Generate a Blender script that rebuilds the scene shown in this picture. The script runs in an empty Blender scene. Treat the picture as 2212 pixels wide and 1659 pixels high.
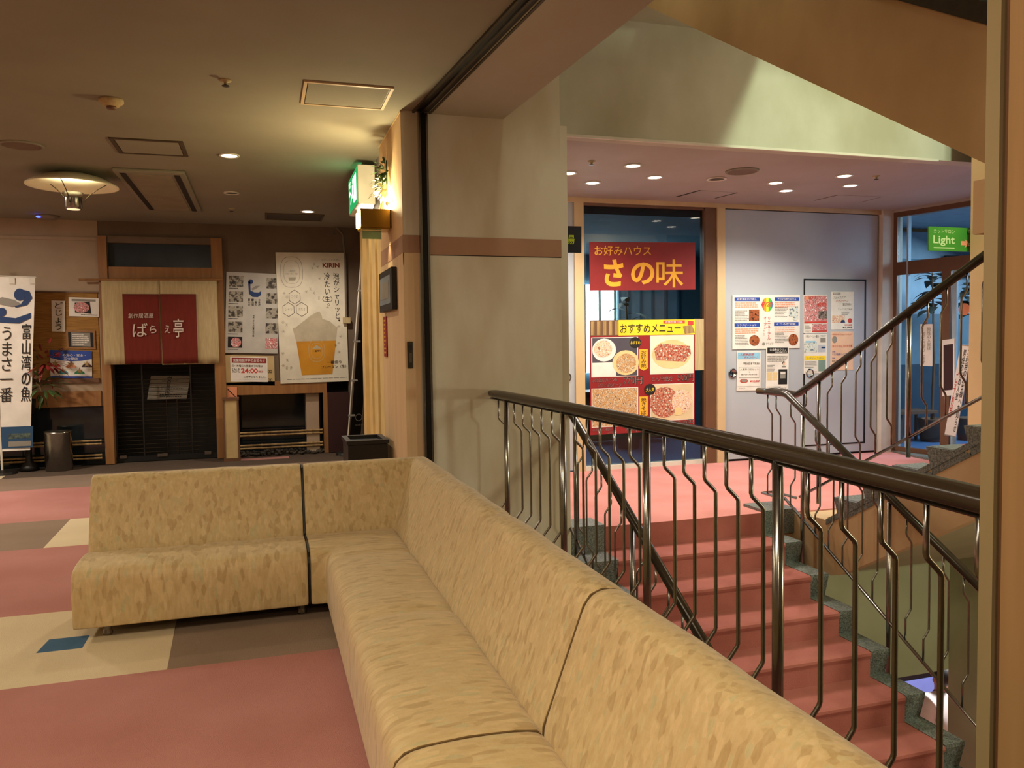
import bpy, bmesh, math, random
from mathutils import Vector, Matrix
random.seed(7)
C = bpy.context.scene.collection
# ------------------------------------------------------------------ camera
F_PX, CXP, CYP = 1740.0, 1106.0, 829.5
EYE = Vector((0, 0, 1.45))
ROT = (Matrix.Rotation(math.radians(-17.2), 3, 'Z') @ Matrix.Rotation(math.radians(90 - 2.88), 3, 'X')
       @ Matrix.Rotation(math.radians(-0.8), 3, 'Z'))
cd = bpy.data.cameras.new('camera'); cam = bpy.data.objects.new('camera', cd); C.objects.link(cam)
cd.sensor_width = 36; cd.lens = 36 * F_PX / 2212; cd.clip_start = 0.02; cd.clip_end = 100
cam.matrix_world = Matrix.Translation(EYE) @ ROT.to_4x4()
bpy.context.scene.camera = cam
sc = bpy.context.scene
sc.view_settings.view_transform = 'Standard'; sc.view_settings.look = 'None'
sc.view_settings.gamma = 1; sc.view_settings.use_curve_mapping = False
sc.view_settings.exposure = 0.0
# ------------------------------------------------------------------ world
w = bpy.data.worlds.new('world'); sc.world = w; w.use_nodes = True
w.node_tree.nodes['Background'].inputs[0].default_value = (1.0, 0.82, 0.6, 1)
w.node_tree.nodes['Background'].inputs[1].default_value = 0.02

WARM = (1.0, 0.82, 0.56); NEUT = (1.0, 0.86, 0.70); COOL = (0.62, 0.80, 1.0); GREEN = (0.85, 1.0, 0.66)
def light(name, kind, loc, power, col, size=.1, direction=(0, 0, -1), size_y=None, spot=120, parent=None):
    d = bpy.data.lights.new(name, kind); d.energy = power; d.color = col
    if kind == 'AREA':
        d.size = size
        if size_y: d.shape = 'RECTANGLE'; d.size_y = size_y
    else: d.shadow_soft_size = size
    if kind == 'SPOT': d.spot_size = math.radians(spot); d.spot_blend = .6
    o = bpy.data.objects.new(name, d); C.objects.link(o)
    o.location = loc; o.rotation_euler = Vector(direction).to_track_quat('-Z', 'Y').to_euler()
    return o
# large lights of the place (ceiling lamps behind the viewer, stairwell lamps, daylight in the side rooms) and added fills
light('unseen_hall_lamp', 'AREA', (-1.6, 1.2, 3.0), 60, WARM, .5)
light('unseen_hall_lamp', 'AREA', (-.5, .7, 3.0), 45, WARM, .45)
light('unseen_hall_lamp', 'AREA', (-0.3, -2.2, 3.0), 60, WARM, .5)
light('unseen_hall_lamp', 'AREA', (-3.9, 4.5, 3.0), 55, WARM, .4)
light('unseen_hall_lamp', 'AREA', (-3.7, 8.6, 3.0), 120, NEUT, .4)  # unseen lamp added to brighten the rear shopfront
light('stairwell_lamp', 'AREA', (4.45, 2.2, 4.25), 112, GREEN, .22, (-.1, .6, -.25), .5)
light('stairwell_lamp', 'POINT', (2.9, .2, 4.2), 20, (1.0, .92, .7), .2)
light('stairwell_fill', 'POINT', (1.86, 3.9, 4.5), 34, (1.0, .98, .72), .1)  # added fill, no such lamp: brightens the pier and upper stairwell walls
light('flight_fill', 'POINT', (5.3, 3.3, 3.0), 75, (.95, 1.0, .80), .15)  # unseen fill added beneath the overhead flight to lift the pier
light('lower_stair_lamp', 'AREA', (5.2, 1.2, 1.0), 60, (1.0, 1.0, 0.72), .4, (.0, .9, -1))
light('lower_lobby_lamp', 'AREA', (7.2, 6.4, -0.9), 160, (0.95, 0.93, 1.0), .8, (0, 0, -1))
light('side_room_daylight', 'AREA', (9.6, 7.6, 2.6), 150, COOL, 1.8, (-.3, .1, -1), 1.8)
light('shop_room_lamp', 'AREA', (4.6, 10.2, 2.8), 200, (0.82, 0.92, 1.0), 1.4, (0, 0, -1))

# ------------------------------------------------------------------ helpers
def ray(px, py): return ROT @ Vector(((px - CXP) / F_PX, -(py - CYP) / F_PX, -1))
def onax(ax, v, px, py):
    d = ray(px, py); t = (v - EYE[ax]) / d[ax]; return EYE + t * d
def onX(v, px, py): return onax(0, v, px, py)
def onY(v, px, py): return onax(1, v, px, py)
def onZ(v, px, py): return onax(2, v, px, py)
def onP(p0, n, px, py):
    d = ray(px, py); n = Vector(n); t = (Vector(p0) - EYE).dot(n) / d.dot(n); return EYE + t * d

ORG = {}
def tag(o, label=None, cat=None, group=None, kind=None):
    if label: o['label'] = label
    if cat: o['category'] = cat
    if group: o['group'] = group
    if kind: o['kind'] = kind
    return o
def thing(name, label, cat, loc=(0, 0, 0), group=None):
    o = bpy.data.objects.new(name, None); C.objects.link(o); o.location = loc; o.empty_display_size = .1
    ORG[o] = Vector(loc); tag(o, label, cat, group); return o

class G:
    def __init__(s): s.v = []; s.f = []
    def add(s, vs, fs):
        n = len(s.v); s.v += [Vector(p) for p in vs]; s.f += [tuple(i + n for i in f) for f in fs]; return s
    def box(s, a, b):
        x0, y0, z0 = a; x1, y1, z1 = b
        return s.add([(x0,y0,z0),(x1,y0,z0),(x1,y1,z0),(x0,y1,z0),(x0,y0,z1),(x1,y0,z1),(x1,y1,z1),(x0,y1,z1)],
              [(0,3,2,1),(4,5,6,7),(0,1,5,4),(1,2,6,5),(2,3,7,6),(3,0,4,7)])
    def prism(s, poly, ext):
        e = Vector(ext); n = len(poly); p = [Vector(q) for q in poly]
        nv = Vector((0,0,0))
        for i in range(n):
            a, b = p[i], p[(i + 1) % n]; nv += a.cross(b)
        if nv.dot(e) > 0: p = p[::-1]
        vs = p + [q + e for q in p]
        fs = [tuple(range(n)), tuple(range(2*n - 1, n - 1, -1))] + [(i, i + n, (i+1) % n + n, (i+1) % n) for i in range(n)]
        fs = [fs[0], fs[1]] + [tuple(f) for f in fs[2:]]
        return s.add(vs, fs)
    def obox(s, c, ax, ay, az):   # centre, three half-axis vectors
        c, ax, ay, az = map(Vector, (c, ax, ay, az))
        return s.prism([c-ax-ay-az, c+ax-ay-az, c+ax+ay-az, c-ax+ay-az], 2*az)
    def tube(s, path, r, n=10, cap=True, flat=1.0):
        p = [Vector(q) for q in path]; base = len(s.v); rings = []
        ref = None
        for i, q in enumerate(p):
            t = (p[min(i+1, len(p)-1)] - p[max(i-1, 0)]).normalized()
            if ref is None or abs(ref.dot(t)) > .95:
                ref = Vector((0,0,1)) if abs(t.z) < .9 else Vector((1,0,0))
            a = t.cross(ref).normalized(); b = a.cross(t).normalized(); ref = b
            rr = r[i] if isinstance(r, (list, tuple)) else r
            rings.append([q + a*math.cos(2*math.pi*k/n)*rr + b*math.sin(2*math.pi*k/n)*rr*flat for k in range(n)])
        vs = [v for R in rings for v in R]; fs = []
        for i in range(len(p)-1):
            for k in range(n):
                fs.append((i*n+k, i*n+(k+1)%n, (i+1)*n+(k+1)%n, (i+1)*n+k))
        if cap: fs += [tuple(range(n-1, -1, -1)), tuple((len(p)-1)*n + k for k in range(n))]
        return s.add(vs, fs)
    def lathe(s, c, prof, n=24, axis='Z'):
        c = Vector(c); vs = []; fs = []
        for r, h in prof:
            for k in range(n):
                a = 2*math.pi*k/n
                vs.append(c + Vector((r*math.cos(a), r*math.sin(a), h)))
        m = len(prof)
        for i in range(m-1):
            for k in range(n): fs.append((i*n+k, i*n+(k+1)%n, (i+1)*n+(k+1)%n, (i+1)*n+k))
        if prof[0][0] > 1e-5: fs.append(tuple(range(n-1, -1, -1)))
        if prof[-1][0] > 1e-5: fs.append(tuple((m-1)*n+k for k in range(n)))
        return s.add(vs, fs)
    def sphere(s, c, r, n=12, m=8):
        c = Vector(c); rx, ry, rz = r if isinstance(r, (tuple, list)) else (r, r, r)
        vs = []; fs = []
        for i in range(m+1):
            th = math.pi*i/m
            for k in range(n):
                a = 2*math.pi*k/n; vs.append(c + Vector((rx*math.sin(th)*math.cos(a), ry*math.sin(th)*math.sin(a), -rz*math.cos(th))))
        for i in range(m):
            for k in range(n): fs.append((i*n+k, i*n+(k+1)%n, (i+1)*n+(k+1)%n, (i+1)*n+k))
        return s.add(vs, fs)
    def build(s, name, mat, parent=None, smooth=False, bevel=0, seg=2, sub=0, kind=None):
        o0 = Vector((0,0,0)); q = parent
        while q is not None:
            if q in ORG: o0 = ORG[q]; break
            q = q.parent
        loc = Vector((0,0,0))
        if parent is None and s.v:
            lo = [min(v[i] for v in s.v) for i in range(3)]; hi = [max(v[i] for v in s.v) for i in range(3)]
            loc = Vector(((lo[0]+hi[0])/2, (lo[1]+hi[1])/2, lo[2])); o0 = loc
        me = bpy.data.meshes.new(name); me.from_pydata([tuple(v - o0) for v in s.v], [], s.f); me.validate(); me.update()
        if smooth: me.polygons.foreach_set('use_smooth', [True]*len(me.polygons))
        me.materials.append(mat)
        o = bpy.data.objects.new(name, me); C.objects.link(o)
        if parent: o.parent = parent
        else: o.location = loc; ORG[o] = loc
        if bevel:
            b = o.modifiers.new('bevel', 'BEVEL'); b.width = bevel; b.segments = seg; b.limit_method = 'ANGLE'
        if sub:
            m = o.modifiers.new('sub', 'SUBSURF'); m.levels = sub; m.render_levels = sub
        if kind: o['kind'] = kind
        return o
def B(a, b): return G().box(a, b)
def struct(g, name, mat, parent=None, label=None, **k):
    o = g.build(name, mat, parent, **k)
    o['kind'] = 'structure'
    if label: o['label'] = label
    return o

# ------------------------------------------------------------------ materials
def lin(c):
    if isinstance(c, str):
        c = [int(c[i:i+2], 16)/255 for i in (0, 2, 4)]
        c = [(x/12.92 if x <= .04045 else ((x+.055)/1.055)**2.4) for x in c]
    return (c[0], c[1], c[2], 1)
MATS = {}
def mat(name, col, rough=.6, metal=0, col2=None, scale=(5,5,5), detail=4, lo=.35, hi=.65, bump=0, bscale=80, emit=0, emcol=None,
        spec=.5, trans=0, sheen=0, vor=False, ior=1.45, wave=False):
    if name in MATS: return MATS[name]
    m = bpy.data.materials.new(name); m.use_nodes = True; nt = m.node_tree; N = nt.nodes; L = nt.links
    p = N['Principled BSDF']
    p.inputs['Roughness'].default_value = rough; p.inputs['Metallic'].default_value = metal
    p.inputs['Specular IOR Level'].default_value = spec; p.inputs['IOR'].default_value = ior
    p.inputs['Transmission Weight'].default_value = trans; p.inputs['Sheen Weight'].default_value = sheen
    tc = N.new('ShaderNodeTexCoord'); mp = N.new('ShaderNodeMapping'); mp.inputs['Scale'].default_value = scale
    geo = N.new('ShaderNodeNewGeometry')
    L.new(geo.outputs['Position'], mp.inputs['Vector'])
    c1 = lin(col)
    if col2 is None: c2 = tuple(min(1, x*.86) for x in c1[:3]) + (1,)
    else: c2 = lin(col2)
    if vor:
        t = N.new('ShaderNodeTexVoronoi'); fac = t.outputs['Distance']; t.inputs['Scale'].default_value = 1
    elif wave:
        t = N.new('ShaderNodeTexWave'); fac = t.outputs['Fac']; t.inputs['Scale'].default_value = 1; t.inputs['Distortion'].default_value = 2.5; t.inputs['Detail'].default_value = 3
    else:
        t = N.new('ShaderNodeTexNoise'); t.inputs['Scale'].default_value = 1; t.inputs['Detail'].default_value = detail; fac = t.outputs['Fac']
    L.new(mp.outputs[0], t.inputs['Vector'])
    r = N.new('ShaderNodeValToRGB'); r.color_ramp.elements[0].position = lo; r.color_ramp.elements[1].position = hi
    r.color_ramp.elements[0].color = c2; r.color_ramp.elements[1].color = c1
    L.new(fac, r.inputs[0]); L.new(r.outputs[0], p.inputs['Base Color'])
    if emit:
        e = lin(emcol) if emcol else c1
        p.inputs['Emission Color'].default_value = e; p.inputs['Emission Strength'].default_value = emit
    if bump:
        n2 = N.new('ShaderNodeTexNoise'); n2.inputs['Scale'].default_value = bscale; n2.inputs['Detail'].default_value = 3
        L.new(geo.outputs['Position'], n2.inputs['Vector'])
        b = N.new('ShaderNodeBump'); b.inputs['Strength'].default_value = bump; b.inputs['Distance'].default_value = .01
        L.new(n2.outputs['Fac'], b.inputs['Height']); L.new(b.outputs[0], p.inputs['Normal'])
    MATS[name] = m; return m
def fabric(name, scale):
    m = mat(name, 'ccb68a', .6, col2='bba070', scale=tuple(q*4.5 for q in scale), detail=3, lo=.35, hi=.65, bump=.2, bscale=60, sheen=.2)
    nt = m.node_tree; N = nt.nodes; L = nt.links; p = N['Principled BSDF']
    old = p.inputs['Base Color'].links[0].from_socket
    geo = [n for n in N if n.type == 'NEW_GEOMETRY'][0]
    mp = N.new('ShaderNodeMapping'); mp.inputs['Scale'].default_value = tuple(s*3.3 for s in scale); mp.inputs['Location'].default_value = (3, 5, 7)
    L.new(geo.outputs['Position'], mp.inputs['Vector'])
    v = N.new('ShaderNodeTexVoronoi'); v.inputs['Scale'].default_value = 1; v.feature = 'SMOOTH_F1'; v.inputs['Smoothness'].default_value = .3
    L.new(mp.outputs[0], v.inputs['Vector'])
    sep = N.new('ShaderNodeSeparateColor'); L.new(v.outputs['Color'], sep.inputs[0])
    r = N.new('ShaderNodeValToRGB'); cr = r.color_ramp; cr.interpolation = 'LINEAR'
    cr.elements[0].position = 0; cr.elements[0].color = lin('a08556'); cr.elements[1].position = 1; cr.elements[1].color = lin('d4ba8a')
    for pos, c in ((.14, 'a68c5c'), (.22, 'c0a878'), (.68, 'c8b080'), (.74, 'a9ad84'), (.80, 'd4bc8c')):
        e = cr.elements.new(pos); e.color = lin(c)
    L.new(sep.outputs[0], r.inputs[0])
    mx = N.new('ShaderNodeMix'); mx.data_type = 'RGBA'; mx.inputs['Factor'].default_value = .5
    L.new(old, mx.inputs['A']); L.new(r.outputs[0], mx.inputs['B']); L.new(mx.outputs['Result'], p.inputs['Base Color'])
    return m
def food(name, cols, scale=60):
    if name in MATS: return MATS[name]
    m = mat(name, cols[0], .5, col2=cols[1], scale=(scale,)*3, detail=2)
    nt = m.node_tree; r = [n for n in nt.nodes if n.type == 'VALTORGB'][0]; cr = r.color_ramp
    [n for n in nt.nodes if n.type=='TEX_NOISE'][0].inputs['Detail'].default_value = 6
    for i, c in enumerate(cols[2:]):
        e = cr.elements.new(.4 + .2*(i+1)/(len(cols)-1)); e.color = lin(c)
    return m
def glass(name, tint, refl=.12):
    m = bpy.data.materials.new(name); m.use_nodes = True; nt = m.node_tree; N = nt.nodes; L = nt.links
    N.remove(N['Principled BSDF']); out = N['Material Output']
    t = N.new('ShaderNodeBsdfTransparent'); t.inputs[0].default_value = lin(tint)
    g = N.new('ShaderNodeBsdfGlossy'); g.inputs['Roughness'].default_value = .03
    fr = N.new('ShaderNodeLayerWeight'); fr.inputs['Blend'].default_value = refl
    ns = N.new('ShaderNodeTexNoise'); ns.inputs['Scale'].default_value = 3
    mth = N.new('ShaderNodeMath'); mth.operation = 'MULTIPLY_ADD'; mth.inputs[1].default_value = .02
    L.new(ns.outputs['Fac'], mth.inputs[0]); L.new(fr.outputs['Fresnel'], mth.inputs[2])
    mx = N.new('ShaderNodeMixShader'); L.new(mth.outputs[0], mx.inputs[0]); L.new(t.outputs[0], mx.inputs[1]); L.new(g.outputs[0], mx.inputs[2])
    L.new(mx.outputs[0], out.inputs['Surface']); MATS[name] = m; return m

M = dict(
 ceil=mat('ceiling_paint', '8c8878', .9, col2='847f70', scale=(1.2,1.2,1.2)),
 soffit=mat('soffit_paint', 'b8bcac', .8, col2='adac98', scale=(1.5,.5,1)),
 plaster=mat('stained_plaster', 'd2cebe', .8, col2='bdb299', scale=(2.2,2.2,.8), detail=6, lo=.38, hi=.62, bump=.05, bscale=40),
 plaster2=mat('upper_plaster', 'bcbcac', .8, col2='a6a48f', scale=(1.6,1.6,1.0), detail=5, lo=.36, hi=.64, bump=.05, bscale=40),
 panel=mat('tan_wall_panel', 'd8bc96', .6, col2='ceb088', scale=(14,14,.6), detail=3),
 tanpaint=mat('tan_paint', 'd0b088', .7, col2='c29e72', scale=(1.6,1.6,1.2), detail=5, bump=.04, bscale=60),
 band=mat('pink_band_paint', 'a8846c', .7, col2='9a775f', scale=(2,2,2)),
 lceil=mat('landing_ceiling_paint', 'a8a29e', .7, col2='a0988f', scale=(1.5,1.5,1.5)),
 pink=mat('pink_carpet', 'b8807a', .95, col2='ac736b', scale=(1.4,1.4,1.4), detail=5, bump=.5, bscale=300),
 beige=mat('beige_carpet', 'd8c8a8', .95, col2='d0bf9e', scale=(2,2,2), bump=.5, bscale=300),
 brown=mat('brown_carpet', '8c7868', .95, col2='84705f', scale=(2,2,2), bump=.5, bscale=300),
 blue=mat('blue_carpet', '41688a', .95, scale=(9,9,9), bump=.5, bscale=300),
 dark=mat('dark_carpet', '57483c', .95, scale=(9,9,9), bump=.4, bscale=300),
 red=mat('stair_carpet', 'b0685e', .95, col2='a05a50', scale=(3,3,3), detail=5, bump=.5, bscale=250),
 lpink=mat('landing_carpet', 'd8908a', .95, col2='ce857d', scale=(2,2,2), detail=5, bump=.5, bscale=250),
 granite=mat('grey_green_granite', '8a8e88', .45, col2='454c48', scale=(90,90,90), detail=3, lo=.35, hi=.7),
 steel=mat('brushed_steel', '9a9894', .22, 1, scale=(30,30,30)),
 track=mat('dark_steel', '4c4438', .35, .8, scale=(30,30,30)),
 rail=mat('dark_wood_rail', '3c3226', .22, col2='32291f', scale=(20,3,20)),
 brass=mat('brass', 'b8933e', .25, 1),
 white=mat('white_paint', 'd8d4c8', .6), paper=mat('white_paper', 'e4e0d8', .8), cream=mat('cream_paint', 'e2c890', .5),
 black=mat('black_paint', '15120f', .5), navy=mat('navy_plate', '16202c', .35),
 grey=mat('grey_door_paint', 'b0b6be', .5, col2='abb1b9', scale=(2,2,2)),
 frame=mat('tan_door_frame', 'cdb48c', .5, col2='c2a67c', scale=(4,4,1)), bframe=mat('brown_frame', '6a4a34', .45),
 wood=mat('orange_brown_wood', '966a3c', .5, col2='865c34', scale=(20,20,2), detail=5),
 brownwall=mat('brown_shop_wall', '6e5e4e', .8, col2='625242', scale=(2,2,2)),
 beigewall=mat('beige_shop_wall', 'a8947e', .85, col2='9e8a73', scale=(3,3,3)),
 weave=mat('woven_board', 'a2793e', .85, col2='8a6430', scale=(8,8,90), detail=2),
 cloth=mat('linen_cloth', 'b8a67e', .9, col2='ac996f', scale=(60,60,6)),
 maroon=mat('maroon_cloth', '6e2216', .9, scale=(40,40,6)),
 darkglass=mat('dark_glass', '1c2226', .08), shutter=mat('dark_shutter', '131415', .4),
 bamboo=mat('bamboo', 'a88b5a', .5, col2='8a6e42', scale=(30,2,2)), pebble=mat('pebbles', '4c443a', .7, col2='2c2620', scale=(40,40,40)),
 dmaroon=mat('dark_maroon_panel', '35181a', .5),
 redp=mat('red_print', '8c1a1e', .5), yel=mat('yellow_print', 'f2d22e', .5), yorg=mat('amber_print', 'f2b030', .5),
 ink=mat('black_ink', '1a1612', .7), inkb=mat('blue_ink', '2748a0', .6), inkg=mat('grey_ink', '8c8880', .7), lblue=mat('sky_print', '8cc4e0', .6),
 inkr=mat('red_ink', 'c44036', .7), cornf=mat('dark_blue_ink', '1f3a6a', .7), orange=mat('orange_print', 'e0916a', .7), peach=mat('peach_print', 'e9bfa0', .7),
 beer=mat('beer_print', 'c98e20', .6, col2='b47a18', scale=(3,3,3)), foam=mat('foam_print', 'b8ad94', .8, scale=(9,9,9)),
 snow=mat('snowflake_ink', 'a49d88', .8), shadepaper=mat('paper_shade', 'c0a878', .8),
 leaf=mat('leaf_green', '44602a', .6, col2='2c4420', scale=(30,30,30)), redleaf=mat('leaf_red', '7c1c18', .6), petal=mat('pale_petal', 'd8cfa8', .7),
 dleaf=mat('dark_leaf', '1d2a26', .6), teal=mat('teal_wall', '5e8294', .8), ltblue=mat('pale_blue_wall', 'a4bccb', .8), bfloor=mat('blue_floor', '4a6c96', .4),
 wallgreen=mat('lower_wall_paint', 'b4b290', .8, col2='a8a482', scale=(2,2,2), detail=5),
 skin=mat('skin', 'c08a68', .6), shirt=mat('white_cloth', 'dcd8d0', .85), hair=mat('black_hair', '14100e', .6), orangecloth=mat('orange_cloth', 'e08a28', .8), trousers=mat('dark_trousers', '22242a', .8),
 lampon=mat('lamp_glow', 'ffffff', .5, emit=18, emcol='fff0d8'), lampwarm=mat('warm_lamp_glow', 'ffffff', .5, emit=14, emcol='ffe6a8'),
 shade=mat('uplight_shade', 'f0e8cc', .6), exitg=mat('exit_green', '10a060', .4, emit=.75, emcol='10b868'), exitw=mat('exit_white', 'ffffff', .4, emit=1.6, emcol='e8ffe8'),
 bled=mat('blue_led', '2030ff', .4, emit=12, emcol='2838ff'), winglow=mat('bright_window', 'ffffff', .5, emit=32, emcol='eef6ff'),
 screen=mat('screen_glow', '8090d0', .3, emit=.5, emcol='6a78c0'), signg=mat('green_sign', '3f8a2a', .5, col2='37802a', scale=(5,5,5)),
 pale=mat('pale_print', 'b9d49a', .6), glassedge=mat('green_glass_plate', '9ec4a8', .1, trans=.6),
)
FAB_V = fabric('gold_damask_upright', (16, 16, 5)); FAB_X = fabric('gold_damask_seat', (14, 4.5, 4.5)); FAB_Y = fabric('gold_damask_cross', (4.5, 14, 4.5))
CLEAR = glass('clear_window_glass', 'e8f0f2', .10); SMOKE = glass('smoked_window_glass', 'a8b0b0', .25)
FOOD = [food('noodle_print', ['c8a070', '5c3a20', 'e8d8b8', '8c5a38', 'b88a50']), food('sauce_print', ['8a3a28', 'f0e4d0', '5c2018', 'e0a080', 'a04030'], 45),
        food('pork_print', ['e8c8b8', '9a5a40', 'f4ead8', 'c88070', 'd8c090'], 40), food('fish_print', ['8a8478', '2c2a26', '5c564c', 'a09a8c'], 25),
        food('bath_print', ['7a3c24', '2a1410', 'a86038'], 30), food('sky_photo_print', ['a8c0d0', '486478', 'd8dcd0'], 30), food('meat_print', ['b05048', 'f0dcd8', '7a2c28', 'e0a0a0'], 35)]

# ------------------------------------------------------------------ text
FONT_CACHE = {}
def glyphs(s, bold=0.0):
    if any(ord(ch) > 0x2E80 for ch in s) and s not in ('さ', 'の'): bold = min(bold, .006)
    k = (s, bold)
    if k in FONT_CACHE: return FONT_CACHE[k]
    cu = bpy.data.curves.new('t', 'FONT'); cu.body = s; cu.resolution_u = 4; cu.fill_mode = 'FRONT'; cu.offset = bold
    ob = bpy.data.objects.new('t', cu); C.objects.link(ob)
    me = bpy.data.meshes.new_from_object(ob)
    vs = [v.co.copy() for v in me.vertices]; fs = [tuple(p.vertices) for p in me.polygons]
    bpy.data.meshes.remove(me); bpy.data.objects.remove(ob); bpy.data.curves.remove(cu)
    FONT_CACHE[k] = (vs, fs); return vs, fs
class Sheet:
    """a flat printed thing: tl = top-left corner, R = full width vector, D = full height vector (downwards), n = outward normal"""
    def __init__(s, root, tl, R, D, n):
        s.root = root; s.tl = Vector(tl); s.R = Vector(R); s.D = Vector(D); s.n = Vector(n).normalized(); s.k = 1; s.acc = {}; s.cnt = 0; s.lock = None
    def P(s, x, y, k): return s.tl + s.R*x + s.D*y + s.n*(.0012*k)
    def g(s, name, m):
        if s.lock is None: s.cnt += 1
        key = (name, m.name, s.cnt)
        if key not in s.acc: s.acc[key] = (G(), m); 
        return s.acc[key][0]
    def rect(s, x0, y0, x1, y1, m, name='print_block', k=1): return s.poly([(x0,y0),(x1,y0),(x1,y1),(x0,y1)], m, name, k)
    def poly(s, pts, m, name='print_block', k=1):
        s.g(name, m).add([s.P(x, y, k) for x, y in pts], [tuple(range(len(pts)-1, -1, -1))]); return s
    def ell(s, cx, cy, rx, ry, m, name='print_block', k=1, n=20):
        return s.poly([(cx + rx*math.cos(2*math.pi*i/n), cy + ry*math.sin(2*math.pi*i/n)) for i in range(n)], m, name, k)
    def ring(s, cx, cy, rx, ry, t, m, name='outline', k=1, n=24, a0=0, rot=0, sq=1):
        asp = s.R.length/s.D.length
        def pt(i, q):
            a = 2*math.pi*i/n + rot; ca, sa = math.cos(a), math.sin(a)
            if sq != 1: ca = math.copysign(abs(ca)**sq, ca); sa = math.copysign(abs(sa)**sq, sa)
            return (cx + (rx-q)*ca, cy + (ry-q*asp)*sa)
        g = s.g(name, m)
        for i in range(n):
            pts = [pt(i, 0), pt(i+1, 0), pt(i+1, t), pt(i, t)]
            g.add([s.P(x, y, k) for x, y in pts], [(3, 2, 1, 0)])
        return s
    def line(s, x0, y0, x1, y1, t, m, name='outline', k=1):
        a = s.R*x0 + s.D*y0; b = s.R*x1 + s.D*y1; d = (b-a).normalized(); nn = s.n.cross(d)*t*s.R.length/2
        o = s.tl + s.n*(.0012*k)
        s.g(name, m).add([o+a-nn, o+b-nn, o+b+nn, o+a+nn], [(0,1,2,3)]); return s
    def text(s, t, x0, y0, x1, y1, m, bold=.01, name='lettering', k=2, shear=0):
        vs, fs = glyphs(t, bold)
        if not vs: return s
        ax, bx = min(v.x for v in vs), max(v.x for v in vs); ay, by = min(v.y for v in vs), max(v.y for v in vs)
        W = max(bx-ax, 1e-4); H = max(by-ay, 1e-4)
        out = []
        for v in vs:
            u = (v.x-ax)/W; q = (by-v.y)/H
            out.append(s.P(x0 + (x1-x0)*(u + shear*(.5-q)), y0 + (y1-y0)*q, k))
        s.g(name, m).add(out, fs); return s
    def vtext(s, t, x0, y0, x1, y1, m, bold=.02, name='lettering', k=2):
        n = len(t); h = (y1-y0)/n; s.cnt += 1; s.lock = 1
        rv, _ = glyphs('国', 0); ra, rb = min(v.x for v in rv), max(v.x for v in rv); rc, rd = min(v.y for v in rv), max(v.y for v in rv)
        mx_, my_, sz_ = (ra+rb)/2, (rc+rd)/2, max(rb-ra, rd-rc)/.92
        for i, ch in enumerate(t):
            if ch == ' ': continue
            ya = y0 + h*i
            if ch in 'ー－|':
                s.rect((x0+x1)/2 - (x1-x0)*.07, ya+h*.1, (x0+x1)/2 + (x1-x0)*.07, ya+h*.9, m, name, k); continue
            if ch in '、。':
                s.ring(x0+(x1-x0)*.8, ya+h*.25, (x1-x0)*.14, h*.14, (x1-x0)*.06, m, name, k) if ch == '。' else s.line(x0+(x1-x0)*.65, ya+h*.1, x0+(x1-x0)*.9, ya+h*.35, .02, m, name, k); continue
            vs, fs = glyphs(ch, bold); w_ = x1-x0
            s.g(name, m).add([s.P(x0+w_*(.5+(v.x-mx_)/sz_), ya+h*(.5-(v.y-my_)/sz_), k) for v in vs], fs)
        s.lock = None
        return s
    def lines(s, x0, y0, x1, y1, n, m, k=1, fill=.45):
        rnd = random.Random(int(x0*1000+y0*77)); g = s.g('small_print', m); dy = (y1-y0)/n
        for i in range(n):
            x = x0; xe = x1 - (x1-x0)*rnd.choice((0, .05, .3, .12))
            while x < xe - 1e-6:
                wd = (x1-x0)*rnd.uniform(.04, .12); xb = min(x+wd, xe)
                ya = y0 + dy*i + dy*(1-fill)/2
                g.add([s.P(a, b, k) for a, b in ((x,ya),(xb,ya),(xb,ya+dy*fill),(x,ya+dy*fill))], [(3,2,1,0)])
                x = xb + (x1-x0)*.015
        return s
    def done(s):
        for (name, _, _c), (g, m) in s.acc.items():
            o = g.build(name, m, s.root)
            if name == 'small_print': o['kind'] = 'stuff'
        return s.root
def sheet(name, label, cat, tl, R, D, n, base, thick=.004, group=None, parent=None):
    tl, R, D, n = map(Vector, (tl, R, D, n)); n.normalize()
    g = G().prism([tl - n*thick, tl+R - n*thick, tl+R+D - n*thick, tl+D - n*thick], n*thick)
    o = g.build(name, base, parent)
    if parent is None: tag(o, label, cat, group)
    elif label: o['label'] = label
    return Sheet(o, tl, R, D, n)
def wallsheet(name, label, cat, Y, px, base, group=None, off=.012, parent=None, nrm=(0,-1,0), **k):
    """px = tl, tr, bl in pixels on the wall plane y = Y"""
    a, b, c = [onY(Y - off, *p) for p in px]
    return sheet(name, label, cat, a, b-a, c-a, nrm, base, group=group, parent=parent, **k)

# ================================================================== SETTING
YB = 11.2; YF = 8.38; YP = 5.55; H = 3.05; YU = 5.87
# --- floors
fl = struct(B((-5, -4, -.25), (1.66, YB + .02, -.008)), 'floor', M['dark'])
def carpet(pts, m, lab=None):
    o = G().prism([(x, y, -.008) for x, y in pts], (0,0,.008)).build('carpet_panel', m, fl)
    if lab: o['label'] = lab
XR = 1.64
carpet([(-5,-4),(XR,-4),(XR,3.88),(-5,3.88)], M['pink'], 'dusty pink carpet area')
carpet([(-5,3.88),(-.45,3.88),(-.46,4.495),(-1.07,4.3),(-5,4.3)][:0] or [(-5,3.88),(-.45,3.88),(-.465,4.3),(-5,4.3)], M['beige'], 'beige carpet area')
carpet([(-5,4.3),(-1.075,4.3),(-1.06,4.485),(-5,4.485)], M['beige'])
carpet([(-.875,4.3),(-.465,4.3),(-.47,4.485),(-.875,4.485)], M['beige'])
carpet([(-5,4.485),(-.47,4.485),(-.49,4.95),(-5,4.95)], M['beige'])
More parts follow.
